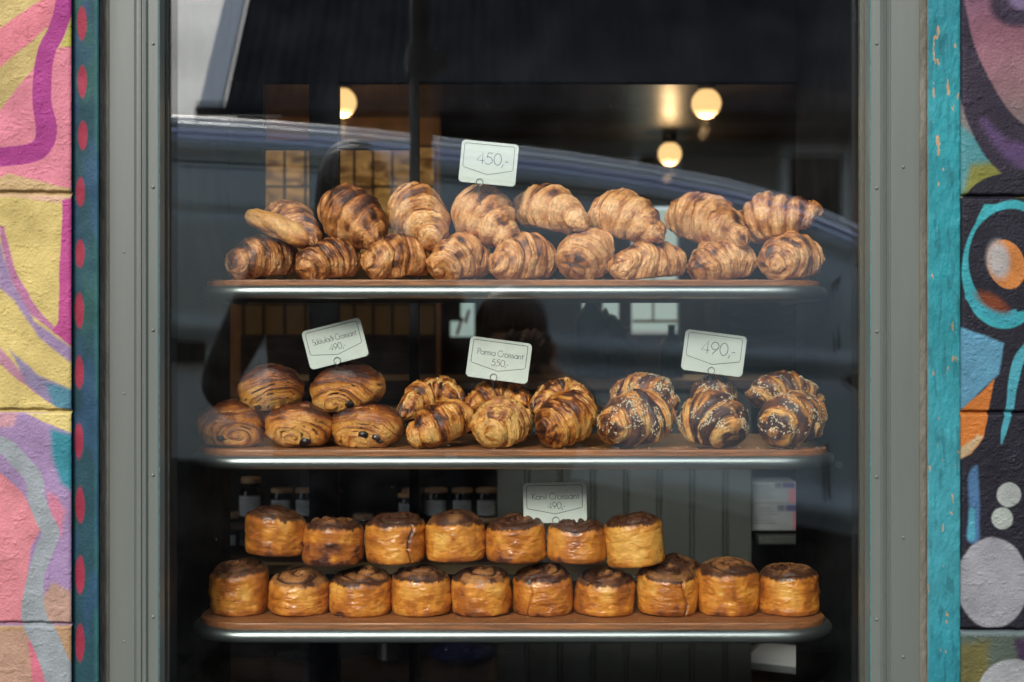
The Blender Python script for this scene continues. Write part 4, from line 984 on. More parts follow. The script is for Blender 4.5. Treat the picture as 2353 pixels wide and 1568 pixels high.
# metal window frame with its mouldings; profile of picture x -> depth, built as a long extrusion
win = empty('shop_window', (0, 0, .4), 'tall shop window in a grey green painted frame with a cyan line inside', 'window')
def frame_side(prof, nm='frame_jamb'):
    v = []; n = len(prof)
    for z in (.33, 2.12):
        for q, y in prof: v.append(((q - CX) / F * 1.965, y, z))
    MB().add(v, [(i, i + 1, n + i + 1, n + i) for i in range(n - 1)]).build(nm, MT['frame'], win, smooth=True, angle=25, recalc=False)
frame_side([(238, .0), (249, -.030), (251, -.034), (285, -.036), (308, -.035), (313, -.033), (315, -.033), (318, -.033), (320, -.0355), (324, -.036), (326, -.0335), (328, -.0335), (331, -.038), (337, -.040), (341, -.035), (362, -.034), (364, -.033), (364.5, -.0)])
frame_side([(2001.5, .0), (2002, -.033), (2004, -.034), (2022, -.035), (2026, -.040), (2032, -.038), (2034, -.0335), (2036, -.0335), (2038, -.036), (2041, -.0355), (2043, -.0325), (2046, -.0325), (2048, -.034), (2112, -.036), (2114, -.033), (2122, 0)])
xa, xb = (251 - CX) / F * 1.965, (2112 - CX) / F * 1.965
MB().box(xa, xb, -.034, .03, 2.06, 2.15, .003).build('frame_head', MT['frame'], win)
MB().box(xa - .01, xb + .01, -.045, .06, .33, .43, .004).build('sill', MT['frame'], win)
for q0, q1 in ((364.6, 366.0), (2000.1, 2001.4)):
    MB().box((q0 - CX) / F * 1.967, (q1 - CX) / F * 1.967, -.0325, -.0305, .43, 2.06).build('paint_edge', MT['cyan'], win)
gx0, gx1 = (371 - CX) / F * 1.995, (1997 - CX) / F * 1.995
MB().box((367 - CX) / F * 1.99, gx0 + .001, -.009, -.0045, .43, 2.06).build('gasket', MT['gasket'], win)
MB().box(gx1 - .001, (1999.5 - CX) / F * 1.99, -.009, -.0045, .43, 2.06).build('gasket', MT['gasket'], win)
sc_ = MB(); rng = np.random.RandomState(2)
for qx, qs in ((351, (100, 430, 759, 1092, 1418)), (285, (580, 905, 1475)), (2015, (100, 432, 762, 1096, 1424)), (2076, (384, 1236, 1510))):
    for qy in qs:
        x, z = (qx - CX) / F * 1.964, EYE[2] - (qy - CZ) / F * 1.964
        sc_.lathe([(.0022, 0), (.0020, -.0008), (.0010, -.0014), (.0001, -.0015)][::1], (x, -.0352, z), 12, 'y')
sc_.build('screw_heads', MT['frame'], win, smooth=True)
def pane(y, mt, nm='glass_pane', tx=0., tz=0.):
    v = []
    for yy in (y, y + .004):
        for x in (gx0, gx1):
            for z in (.43, 2.06): v.append((x, yy + tx * x + tz * (z - 1.2), z))
    MB().add(v, [(0, 1, 3, 2), (4, 6, 7, 5), (0, 4, 5, 1), (2, 3, 7, 6), (0, 2, 6, 4), (1, 5, 7, 3)]).build(nm, MT[mt], win)
pane(.0, 'glass'); pane(.020, 'glass2', tx=.0012, tz=.0022)
s0, s1 = (388 - CX) / F * 2.012, (1974 - CX) / F * 2.012
MB().box(gx0, s0, .0062, .0165, .43, 2.06).build('spacer_bar', MT['spacer'], win)
MB().box(s1, gx1, .0062, .0165, .43, 2.06).build('spacer_bar', MT['spacer'], win)
MB().box(gx0 - .02, s0 - .003, .027, .068, .43, 2.3).build('inner_jamb', MT['case'], win); MB().box(s1 + .003, gx1 + .02, .027, .068, .43, 2.3).build('inner_jamb', MT['case'], win)
# ------------------------------------------------------------------ the bakery room behind
def struct(nm, mt, mb): return tag(mb.build(nm, MT[mt]), kind='structure')
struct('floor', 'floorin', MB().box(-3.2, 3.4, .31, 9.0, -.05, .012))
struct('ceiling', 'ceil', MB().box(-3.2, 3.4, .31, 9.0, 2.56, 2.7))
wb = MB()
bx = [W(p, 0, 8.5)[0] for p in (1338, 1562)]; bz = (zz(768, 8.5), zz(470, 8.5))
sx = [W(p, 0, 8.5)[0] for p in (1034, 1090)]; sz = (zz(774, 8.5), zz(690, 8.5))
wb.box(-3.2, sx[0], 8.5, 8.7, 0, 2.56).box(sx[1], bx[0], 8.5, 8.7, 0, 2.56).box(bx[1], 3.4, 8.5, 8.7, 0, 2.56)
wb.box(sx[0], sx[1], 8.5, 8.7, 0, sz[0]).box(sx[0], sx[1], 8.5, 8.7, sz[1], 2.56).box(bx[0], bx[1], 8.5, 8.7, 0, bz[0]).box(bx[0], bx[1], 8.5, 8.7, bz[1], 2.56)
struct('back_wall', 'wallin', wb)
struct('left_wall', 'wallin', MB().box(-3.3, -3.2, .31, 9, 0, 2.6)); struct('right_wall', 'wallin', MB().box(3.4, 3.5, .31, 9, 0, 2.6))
wr = empty('rear_window', (bx[0], 8.55, bz[0]), 'bright white framed window in the back wall of the shop', 'window')
wr['kind'] = 'thing'
xs_ = [W(p, 0, 8.5)[0] for p in (1338, 1372, 1386, 1424, 1452, 1562)]
for a, b_ in ((0, 1), (2, 3), (4, 5)):
    MB().box(xs_[a] + .01, xs_[b_] - .01, 8.59, 8.60, bz[0] + .03, bz[1] - .03).build('pane', MT['daylit'], wr)
fm = MB()
for k, (a, b_) in enumerate(((1, 2), (3, 4))): fm.box(xs_[a], xs_[b_], 8.53, 8.62, bz[0], bz[1])
fm.box(bx[0] - .04, bx[1] + .04, 8.47, 8.63, bz[0] - .05, bz[0]); fm.build('sash_frame', MT['wallin'], wr)
fm = MB(); fm.box(W(1456, 0, 8.5)[0], bx[1], 8.575, 8.588, zz(742, 8.5), zz(734, 8.5)); fm.box(W(1500, 0, 8.5)[0], W(1506, 0, 8.5)[0], 8.575, 8.588, zz(738, 8.5), bz[1]); fm.build('glazing_bar', MT['white'], wr)
MB().box(bx[0], W(1446, 0, 8.4)[0], 8.40, 8.46, zz(676, 8.4), bz[1]).build('cover_panel', MT['wallin'], wr)  # wall piece added to block the bright left panes from view
w2 = empty('small_window', (sx[0], 8.55, sz[0]), 'small lit window in the back wall with pink scrawls beyond', 'window')
MB().box(sx[0], sx[1], 8.6, 8.61, sz[0], sz[1]).build('pane', MT['daylit'], w2)
MB().tube([W(1050, 770, 8.58), W(1062, 730, 8.58), W(1070, 742, 8.58), W(1078, 712, 8.58)], .012, 6).build('painted_scrawl', MT['pink'], w2)
MB().box(sx[0], W(1058, 0, 8.5)[0], 8.56, 8.59, zz(738, 8.5), sz[1]).build('cover_panel', MT['wallin'], w2)
# amber tiled partition seen through the left openings, its warm glow put in as emission
ya = 3.6
part = empty('amber_partition', (W(700, 0, ya)[0], ya, 0), 'amber glass partition of square panes with a warm glow put in, behind the shelves', 'partition')
px_, pz_ = [560, 606, 655, 703, 770, 815, 858, 902, 948, 1000], [338, 430, 520, 610, 700, 772]
fr_ = MB()
for q in px_: x = W(q, 0, ya)[0]; fr_.box(x - .004, x + .004, ya - .02, ya + .02, 0, zz(338, ya) + .02)
for q in pz_: z = zz(q, ya); fr_.box(W(556, 0, ya)[0], W(1003, 0, ya)[0], ya - .018, ya + .018, z - .004, z + .004)
fr_.box(W(556, 0, ya)[0], W(1003, 0, ya)[0], ya - .03, ya + .03, 0, zz(772, ya)); fr_.build('frame', MT['darkwood'], part)
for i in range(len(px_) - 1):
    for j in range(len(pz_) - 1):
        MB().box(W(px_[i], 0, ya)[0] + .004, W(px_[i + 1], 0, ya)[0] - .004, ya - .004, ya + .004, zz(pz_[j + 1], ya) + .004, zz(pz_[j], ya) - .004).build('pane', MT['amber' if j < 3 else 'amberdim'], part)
struct('side_wall', 'amberwall', MB().box(W(520, 0, 6.6)[0], W(1010, 0, 6.6)[0], 6.6, 6.7, 0, 2.56))
def globe(qx, qy, y, rq, label):
    d = y + 2; c = W(qx, qy, y); r = rq / F * d
    o = empty('globe_lamp', c, label, 'lamp', 'lit globe lamps under the ceiling')
    MB().lathe([(r * sin(a), -r * cos(a)) for a in np.linspace(.03, pi - .35, 22)], c, 32).build('glass_globe', MT['lamp'], o, smooth=True, angle=80)
    zt = c[2] + r * cos(.35); MB().lathe([(r * .42, 0), (r * .60, .004), (r * .62, max(.03, 2.56 - zt) - .003)], (c[0], c[1], zt - .004), 28).build('lamp_base', MT['black'], o, smooth=True)
    ld = bpy.data.lights.new('bulb', 'POINT'); ld.energy = 3; ld.color = (1, .62, .30); ld.shadow_soft_size = .03
    l = bpy.data.objects.new('bulb', ld); COL.objects.link(l); l.parent = o; l.location = (0, 0, -r - .05)
globe(1623, 238, 5.4, 34, 'nearest lit globe lamp, upper right of the ceiling')
globe(1539, 354, 7.2, 27, 'smaller lit globe lamp farther back, below and left of the nearest one')
globe(785, 236, 5.4, 34, 'lit globe lamp half hidden by the post on the left')
globe(CX + .98 * F / 5.6, 60, 3.6, 43, 'unseen globe lamp on the right above the header, added for its warm light')  # out of view, added to warm the jars
globe(CX - .9 * F / 5.6, 60, 3.6, 43, 'unseen globe lamp on the left above the header, added for its warm light')  # its unseen partner, added for the same warm light
# counter with beaded boards, things on it
yc = 1.6
ctr = empty('counter', (W(1434, 0, yc)[0], yc, 0), 'pale grey counter clad in beaded boards behind the shelves', 'counter')
bd = MB(); x0, x1 = W(1143, 0, yc)[0], W(1726, 0, yc)[0]; v = []; N_ = 400; xs = np.linspace(x0, x1, N_)
pitch = 76 / F * (yc + 2); g0 = W(1360, 0, yc)[0]
for zc in (.02, 1.07):
    for x in xs:
        u = (x - g0 + pitch * 50) % pitch; dd = min(u, pitch - u); d2 = abs(u - .009)
        v.append((x, yc + (.006 * math.exp(-(dd / .0026) ** 2) + .005 * math.exp(-(d2 / .0022) ** 2)), zc))
bd.add(v, [(i, i + 1, N_ + i + 1, N_ + i) for i in range(N_ - 1)]); bd.build('beaded_front', MT['panel'], ctr, smooth=False, recalc=False)
MB().box(x0, x1, yc + .012, yc + .6, .02, 1.07).build('carcass', MT['wallin'], ctr)
MB().box(x0 - .6, x1 + .4, yc - .02, yc + .62, 1.075, 1.10, .004).build('worktop', MT['darkwood'], ctr)
def lump(name, c, r, mt, label, cat, seed, amp=.35):
    th, ph = np.linspace(.02, pi - .02, 50), np.linspace(0, 2 * pi, 80, endpoint=False); A, Bq = np.meshgrid(th, ph, indexing='ij')
    x, y, z = np.sin(A) * np.cos(Bq), np.sin(A) * np.sin(Bq), np.cos(A); k = 1 + amp * (fbm(x * 2, y * 2, z * 2, seed) - .5) + amp * .7 * (fbm(x * 7, y * 7, z * 7, seed + 1) - .5)
    P = np.stack([x * k * r[0], y * k * r[1], z * k * r[2]], -1) + np.array(c)
    return tag(link(name, mesh(P.reshape(-1, 3), gridf(50, 80, True)), MT[mt]), label, cat)
c = W(1392, 812, 2.0); lump('wicker_bundle', c, (.085, .08, .105), 'rust', 'dark rounded bundle of dried twigs standing on the counter', 'bundle', 3, .6)
c = W(1358, 742, 1.95); tag(MB().lathe([(.03, 0), (.045, .02), (.045, .10), (.02, .135), (.012, .16), (.0, .17)], (c[0], 1.95, c[2] - .09), 24).build('covered_jug', MT['black'], smooth=True), 'black covered jug against the bright rear window', 'jug')
c = W(1543, 768, 2.0); tag(MB().lathe([(.034, 0), (.036, .01), (.036, .085), (.026, .105), (.010, .118), (.010, .142), (.013, .146)], (c[0], 2.0, 1.1), 24).build('square_bottle', MT['black'], smooth=True), 'dark bottle with a short neck at the right of the rear window', 'bottle')
# dark cabinet to the right in the middle gap
cb = empty('wall_cabinet', (W(1700, 0, 3.0)[0], 3.0, 0), 'dark louvred cabinet on the right behind the counter', 'cabinet')
m = MB(); xa_, xb_ = W(1655, 0, 3)[0], W(1842, 0, 3)[0]
m.box(xa_, xb_, 3.0, 3.4, 0, 1.62); m.build('body', MT['wallin'], cb); m = MB()
for k in range(12): z = 1.02 + k * .045; m.box(xa_ + .03, xb_ - .03, 2.985, 3.0, z, z + .022)
m.build('louvres', MT['case_edge'], cb)
# shelving with jars on the lower left
yj = 2.3; dj = yj + 2
sh = empty('jar_shelving', (W(800, 0, yj)[0], yj, 0), 'dark wooden shelving on the lower left that holds the jars', 'shelving')
xa_, xb_ = W(470, 0, yj)[0], W(1140, 0, yj - .05)[0]
for q in (1190, 1262, 1545): MB().box(xa_, xb_, yj - .14, yj + .16, zz(q, yj) - .02, zz(q, yj), .002).build('shelf_board', MT['darkwood'], sh)
MB().box(xa_, xb_, yj + .16, yj + .18, .05, 1.02).build('back_board', MT['wallin'], sh)
MB().box(xa_, xb_, yj - .10, yj - .06, zz(1540, yj) - .16, zz(1482, yj)-.02).build('drawer_front', MT['darkwood'], sh)
def jar(qx, qtop, wq, hq, y, label, lidc='lid', labelfrac=(.12, .62), shoulder=False):
    d = y + 2; c = W(qx, qtop + hq, y); r = wq / F * d / 2; h = hq / F * d
    o = empty('preserve_jar', c, label, 'jar', 'jars with copper lids on the back shelving')
    pr = [(r * .9, 0), (r, .004), (r, h * .78), (r * .9, h * .85), (r * .88, h * .88)] if not shoulder else [(r * .95, 0), (r, .004), (r, h * .62), (r * .8, h * .74), (r * .62, h * .78), (r * .62, h * .9)]
    MB().lathe(pr, c, 28).build('jar_body', MT['jarbody'], o, smooth=True)
    k = .96 if not shoulder else .78
    MB().lathe([(r * k, h * .87), (r * k, h * .97), (r * (k - .06), h), (r * .3, h * .995)], c, 28).build('jar_lid', MT[lidc], o, smooth=True, angle=30)
    a0, a1 = labelfrac; m = MB(); v = []
    for z in (h * a0, h * a1):
        for a in np.linspace(-pi / 2 - .95, -pi / 2 + .95, 14): v.append((c[0] + (r + .0006) * cos(a), c[1] + (r + .0006) * sin(a), c[2] + z))
    m.add(v, [(i, i + 1, 14 + i + 1, 14 + i) for i in range(13)]); m.build('jar_label', MT['label'], o)
    m = MB()
    for t in (.2, .36, .5, .64, .8):
        z = h * (a0 + (a1 - a0) * t); v = []
        for zz2 in (z, z + .0015):
            for a in np.linspace(-pi / 2 - .7, -pi / 2 + .35 + .2 * sin(t * 30), 8): v.append((c[0] + (r + .0011) * cos(a), c[1] + (r + .0011) * sin(a), c[2] + zz2))
        m.add(v, [(i, i + 1, 8 + i + 1, 8 + i) for i in range(7)])
    m.build('label_lines', MT['print'], o); return o
jar(577, 1097, 58, 92, yj - .06, 'tall bottle shaped jar with a big white label, left of the jars', shoulder=True, labelfrac=(.06, .56))
jar(647, 1122, 50, 68, yj - .05, 'jar second from the left on the upper jar shelf')
jar(703, 1122, 50, 68, yj - .05, 'jar in the middle of the three left of the dark gap')
jar(761, 1122, 50, 68, yj - .05, 'jar just left of the dark gap, its label cut at a slant')
jar(940, 1134, 54, 58, yj - .10, 'jar just right of the dark gap, nearest of the stepped lids')
jar(948, 1122, 52, 68, yj + .03, 'jar half hidden behind the one right of the dark gap')
jar(1002, 1122, 54, 68, yj - .06, 'jar third from the right on the upper jar shelf, its label cut at a slant')
jar(1062, 1122, 50, 68, yj - .05, 'jar second from the right on the upper jar shelf')
jar(1118, 1122, 50, 68, yj - .05, 'jar at the right end of the upper jar shelf, beside the pale counter')
jar(488, 1120, 40, 68, yj - .05, 'jar cut off by the case at the far left of the upper shelf')
jar(522, 1180, 56, 78, yj - .08, 'jar on the lower jar shelf at the far left, above the tallest bun', labelfrac=(.1, .4))
jar(562, 1176, 56, 82, yj - .02, 'jar on the lower jar shelf behind the sloping bun', labelfrac=(.1, .5))
jar(834, 1182, 50, 76, yj - .08, 'jar on the lower jar shelf whose lid shows between two upper buns')
jar(1122, 1190, 46, 68, yj - .08, 'jar on the lower jar shelf at the right, left of the kanil tag')
c = W(905, 1512, 2.2); tag(MB().lathe([(.055, 0), (.06, .005), (.06, .12), (.064, .125), (.055, .127)], (c[0], 2.2, c[2]), 32).build('steel_pot', MT['steel'], smooth=True), 'shiny steel pot below the bottom shelf', 'pot')
c = W(1062, 1500, 2.2); lump('folded_cloth', c, (.09, .06, .03), 'blue', 'dark blue cloth beside the steel pot', 'cloth', 8, .5)
c = W(700, 1500, 2.2); lump('leather_pouch', c, (.09, .05, .022), 'black', 'black pouch lying on the low shelf left of the steel pot', 'pouch', 9, .5)
# packages on a ledge at the right
yp = 1.75; led = empty('wall_ledge', (W(1800, 0, yp)[0], yp, zz(1240, yp)), 'pale painted ledge that carries the packages on the right', 'ledge')
MB().box(W(1728, 0, yp)[0], W(1862, 0, yp)[0], yp - .1, yp + .14, zz(1240, yp), zz(1221, yp), .003).build('ledge_board', MT['panel'], led)
def package(q0, q1, t, b_, y, label):
    x0, x1, z0, z1 = W(q0, 0, y)[0], W(q1, 0, y)[0], zz(b_, y), zz(t, y); w_, h_ = x1 - x0, z1 - z0
    o = MB().box(x0, x1, y, y + .12, z0, z1, .002).build('carton', MT['box']); tag(o, label, 'carton', 'white cartons on the ledge')
    def pt(nm, mt, a, b2, c_, d_, off=.0005): MB().box(x0 + w_ * a, x0 + w_ * b2, y - off, y + .001, z0 + h_ * c_, z0 + h_ * d_).build(nm, MT[mt], o)
    pt('dark_badge', 'print', .50, .63, .74, .96); pt('purple_badge', 'purple', .66, .92, .74, .97); pt('pink_panel', 'pink', .80, .985, .05, .70)
    m = MB()
    for k in range(6): m.box(x0 + w_ * .05, x0 + w_ * (.38 + .05 * (k % 3)), y - .0005, y + .001, z0 + h_ * (.82 - k * .11), z0 + h_ * (.85 - k * .11))
    m.build('printed_lines', MT['print'], o); return o
package(1728, 1834, 1108, 1158, yp - .06, 'white carton on top of the pair, with purple and pink print')
package(1728, 1846, 1158.6, 1220, yp - .065, 'white carton underneath the other, with a dark slanted picture')
yt = 2.0; c = W(1815, 1520, yt)
m = MB(); m.prism(rrect(-.13, .13, -.10, .10, .03, 6), 0, .012, 'z'); tr_ = m.build('serving_tray', MT['box']); tag(tr_, 'white tray lying low on the right under the bottom shelf', 'tray')
MB().prism(rrect(-.11, .11, -.08, .08, .025, 6), .0125, .016, 'z').build('tray_liner', MT['label'], tr_)
tr_.location = (c[0] + .02, yt + .1, c[2] - .02); tr_.rotation_euler = (rad(8), 0, rad(-28))
tag(MB().box(W(1728, 0, yt)[0], W(1900, 0, yt)[0] + .2, yt - .05, yt + .5, .02, c[2] - .075).build('low_cupboard', MT['darkwood']), 'dark low cupboard under the white tray', 'cupboard')

# ------------------------------------------------------------------ the street that the window mirrors
struct('pavement', 'concrete', MB().box(-30, 30, -2.75, -.05, -.2, 0))
struct('road', 'asphalt', MB().box(-60, 60, -9.2, -2.75, -.3, -.13))
struct('far_pavement', 'concrete', MB().box(-30, 30, -40, -9.2, -.3, 0))
struct('ground', 'earth', MB().box(-900, 900, -900, 900, -.6, -.35))
# house across the street
D1 = 9.6
hs_ = empty('street_house', (2, -D1, 0), 'dark corrugated iron house across the street, mirrored in the glass', 'house')
e0 = M(512, 243, 9.0); ez, ex = e0[2], e0[0]
m = []; nxr, nyr = 900, 14; X, T_ = np.meshgrid(np.linspace(ex + .02, 12.5, nxr), np.linspace(0, 1, nyr), indexing='ij')
run, rise = 4.2, 4.6
Yr = -9.0 - run * T_; Zr = ez + rise * T_ + .022 * np.sin(X * 2 * pi / .076 * .8)
P = np.stack([X, Yr, Zr], -1); P2 = P.copy(); P2[..., 2] -= .05
link('roof', mesh(np.concatenate([P.reshape(-1, 3), P2.reshape(-1, 3)]), np.concatenate([gridf(nxr, nyr), gridf(nxr, nyr, flip=True) + nxr * nyr])), MT['roof'], hs_)
m = MB(); w0 = .17
v = [(ex - w0, -8.98, ez - .05), (ex, -8.98, ez - .05), (ex, -8.98 - run, ez + rise - .05), (ex - w0, -8.98 - run, ez + rise - .05)]
v += [(p[0], p[1] - .02, p[2] + .12) for p in v]; m.add(v, [(0, 1, 2, 3), (4, 5, 6, 7), (0, 1, 5, 4), (1, 2, 6, 5), (2, 3, 7, 6), (3, 0, 4, 7)]); m.build('barge_board', MT['roofmetal'], hs_)
m = MB(); m.tube([(ex - .2, -9.0, ez - .02), (ex + 14, -9.0, ez - .02)], .06, 12); m.box(ex + .1, 12.5, -9.7, -9.02, ez - .16, ez - .08); m.build('gutter', MT['roof'], hs_)
m = MB(); m.prism([(-9.7, 0), (-13.3, 0), (-13.3, ez + 4.3), (-9.7, ez + .4), (-9.7, ez - .1)], ex + .35, 12.3, 'x'); m.build('wall', MT['clad'], hs_)
for qa, qb, qt, qb2 in ((1455, 1570, 330, 560), (1800, 1960, 330, 620), (1100, 1220, 330, 560), (640, 760, 320, 560)):
    a, b2 = M(qa, qt, D1), M(qb, qb2, D1)
    f = MB().box(a[0], b2[0], -9.72, -9.63, b2[2], a[2]).build('window', MT['white'], hs_)
    MB().box(a[0] + .07, b2[0] - .07, -9.64, -9.62, b2[2] + .07, a[2] - .07).build('pane', MT['vanglass'], f)
# iron pole on the kerb
x, _, _ = M(969, 400, 2.65)
pl = empty('street_pole', (x, -2.65, 0), 'rusty iron pole at the kerb with a clamp near its top', 'pole')
MB().lathe([(.05, 0), (.05, .05), (.040, .08), (.038, 1.5), (.037, 2.2), (.037, 3.6), (.03, 3.62), (.002, 3.63)], (x, -2.65, 0), 24).build('shaft', MT['rust'], pl, smooth=True)
zc_ = M(969, 135, 2.65)[2]; MB().lathe([(.037, -.05), (.05, -.045), (.052, 0), (.05, .045), (.037, .05)], (x, -2.65, zc_), 24).box(x + .04, x + .085, -2.67, -2.63, zc_ - .03, zc_ + .03, .004).build('clamp', MT['rust'], pl)
# panel van parked at the kerb
YV = -3.35; vanr = empty('panel_van', (.8, YV - .95, -.13), 'silver grey panel van parked at the kerb, seen only as a reflection', 'van')
roofq = [(-560, 330), (-480, 262), (-250, 252), (0, 250), (388, 256), (600, 268), (800, 284), (1000, 306), (1300, 340), (1500, 370), (1700, 408), (1850, 448), (1980, 502), (2120, 590), (2240, 700), (2360, 820), (2520, 880), (2720, 960), (2840, 1080), (2880, 1250), (2870, 1400)]
rx = np.array([M(p[0], p[1], -YV)[0] for p in roofq]); rz = np.array([M(p[0], p[1], -YV)[2] for p in roofq])
xs = np.concatenate([np.linspace(rx[0], rx[-2], 260)]); hz = np.interp(xs, rx, rz); zb = .18
def side_off(t, z, x):
    """how far the side panel stands out of the plane YV (towards the window)"""
    tum = -.16 * np.clip((t - .62) / .38, 0, 1) ** 2.2 - .05 * np.clip((.25 - t) / .25, 0, 1) ** 2
    zl = 1.19 - .055 * (x - .1); cre = .018 * np.exp(-((z - zl) / .035) ** 2) - .014 * np.exp(-((z - zl + .07) / .03) ** 2)
    zl2 = .62 - .17 * (x - .9); cre = cre + .05 * np.exp(-((z - zl2) / .06) ** 2) * sm(.15, .9, x)
    zl3 = hz_at(x) - .10; cre = cre + .020 * np.exp(-((z - zl3) / .018) ** 2) - .022 * np.exp(-((z - zl3 + .06) / .02) ** 2) - .016 * np.exp(-((z - (1.66 - .035 * x)) / .012) ** 2)
    return tum + cre
hz_at = lambda x: np.interp(x, xs, hz)
nt_ = 170; tt = np.concatenate([np.linspace(0, 1, nt_)]); rows = []
Xv, Tv = np.meshgrid(xs, tt, indexing='ij'); Zv = zb + (hz[:, None] - zb) * Tv; Yv = YV + side_off(Tv, Zv, Xv)
wd = 1.95; mirr = np.stack([Xv, 2 * (YV - wd / 2) - Yv, Zv], -1)[:, ::-1]
s_ = np.linspace(0, 1, 24)[1:-1]; top = np.stack([np.repeat(xs[:, None], 22, 1), (Yv[:, -1:] * (1 - s_) + mirr[:, 0, 1][:, None] * s_), hz[:, None] + .07 * np.sin(pi * s_) ** .6 * np.ones((260, 1))], -1)
ring = np.concatenate([np.stack([Xv, Yv, Zv], -1), top, mirr], 1); nr = ring.shape[1]
fc = gridf(260, nr, True); me = mesh(ring.reshape(-1, 3), fc)
import bmesh
bm = bmesh.new(); bm.from_mesh(me); bm.verts.ensure_lookup_table()
bm.faces.new([bm.verts[k] for k in range(nr)]); bm.faces.new([bm.verts[259 * nr + k] for k in range(nr)][::-1]); bmesh.ops.recalc_face_normals(bm, faces=bm.faces); bm.to_mesh(me); bm.free()
link('body', me, MT['van'], vanr); me.set_sharp_from_angle(angle=rad(50))
def onside(pts2, mt, nm, off=.004, th=.012):
    """a plate lying on the van's side; pts2 in picture units"""
    P2_ = [M(p[0], p[1], -YV) for p in pts2]; v = []
    for o_ in (off, off - th):
        for p in P2_:
            x, z = p[0], p[2]; t = (z - zb) / (hz_at(x) - zb); v.append((x, YV + float(side_off(t, z, x)) + o_, z))
    n = len(v) // 2; MB().add(v, [list(range(n)), list(range(n, 2 * n))] + [(i, (i + 1) % n, n + (i + 1) % n, n + i) for i in range(n)]).build(nm, MT[mt], vanr)
onside([(1928, 640), (1990, 598), (2060, 640), (2180, 760), (2260, 880), (2250, 930), (2010, 930), (1950, 880), (1925, 800)], 'vanglass', 'side_window', .006)
onside([(-600, 1052), (300, 1052), (1100, 1055), (1380, 1110), (1900, 1215), (2300, 1290), (2860, 1350), (2860, 1500), (-600, 1500)], 'vanlow', 'lower_cladding', .03, .05)
onside([(380, 357), (700, 372), (1000, 392), (1400, 430), (1850, 500), (1850, 506), (1400, 437), (1000, 400), (700, 380), (380, 365)], 'vanlow', 'door_rail', .003)
onside([(384, 776), (470, 782), (470, 830), (384, 832)], 'vanlow', 'door_handle', .03, .03)
onside([(1896, 470), (1902, 474), (1906, 1180), (1900, 1180)], 'vanlow', 'door_seam', .002)
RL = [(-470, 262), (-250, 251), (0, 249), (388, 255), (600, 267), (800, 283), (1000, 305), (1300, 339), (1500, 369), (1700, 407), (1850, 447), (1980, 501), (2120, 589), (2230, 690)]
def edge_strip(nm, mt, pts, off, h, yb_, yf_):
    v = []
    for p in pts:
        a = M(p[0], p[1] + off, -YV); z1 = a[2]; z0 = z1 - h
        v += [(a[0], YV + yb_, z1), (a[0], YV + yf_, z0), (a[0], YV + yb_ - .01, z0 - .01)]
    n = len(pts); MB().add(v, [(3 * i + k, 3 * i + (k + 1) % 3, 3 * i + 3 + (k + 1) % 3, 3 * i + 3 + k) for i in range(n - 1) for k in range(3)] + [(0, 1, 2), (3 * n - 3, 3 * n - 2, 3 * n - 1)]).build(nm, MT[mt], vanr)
edge_strip('roof_highlight_strip', 'roofmetal', RL, 0, .026, -.15, -.125)  # strip added to make the bright line of the roof edge
edge_strip('lower_highlight_strip', 'vanline', RL[2:13], 31, .018, -.075, -.055)  # second added strip, for the bluish line below the roof edge
m = MB(); m.prism(rrect(2.02, 2.28, 1.0, 1.30, .06, 6), YV + .06, YV + .22, 'y', .03); m.build('wing_mirror', MT['vanlow'], vanr, smooth=True)
for xw in (-2.0, 2.35):
    for yw in (YV - .02, YV - wd + .02):
        s1_ = 1 if yw > YV - .5 else -1
        wh = MB().lathe([(.16, -.11), (.30, -.11), (.335, -.08), (.335, .08), (.30, .11), (.2, .11)], (xw, yw - .06 * s1_, .205), 36, 'y').build('wheel', MT['tyre'], vanr, smooth=True)
        MB().lathe([(.01, 0), (.06, .01 * s1_), (.09, -.02 * s1_), (.18, -.005 * s1_), (.2, .012 * s1_), (.2, -.02 * s1_)], (xw, yw - .06 * s1_ + .115 * s1_, .205), 30, 'y').build('wheel_rim', MT['chrome'], wh, smooth=True)
m = MB(); m.prism([(YV - .05, .62), (YV - .32, .66), (YV - .32, .82), (YV - .05, .84)], rx[-2] - .12, rx[-2] + .02, 'x'); m.build('headlight', MT['chrome'], vanr)

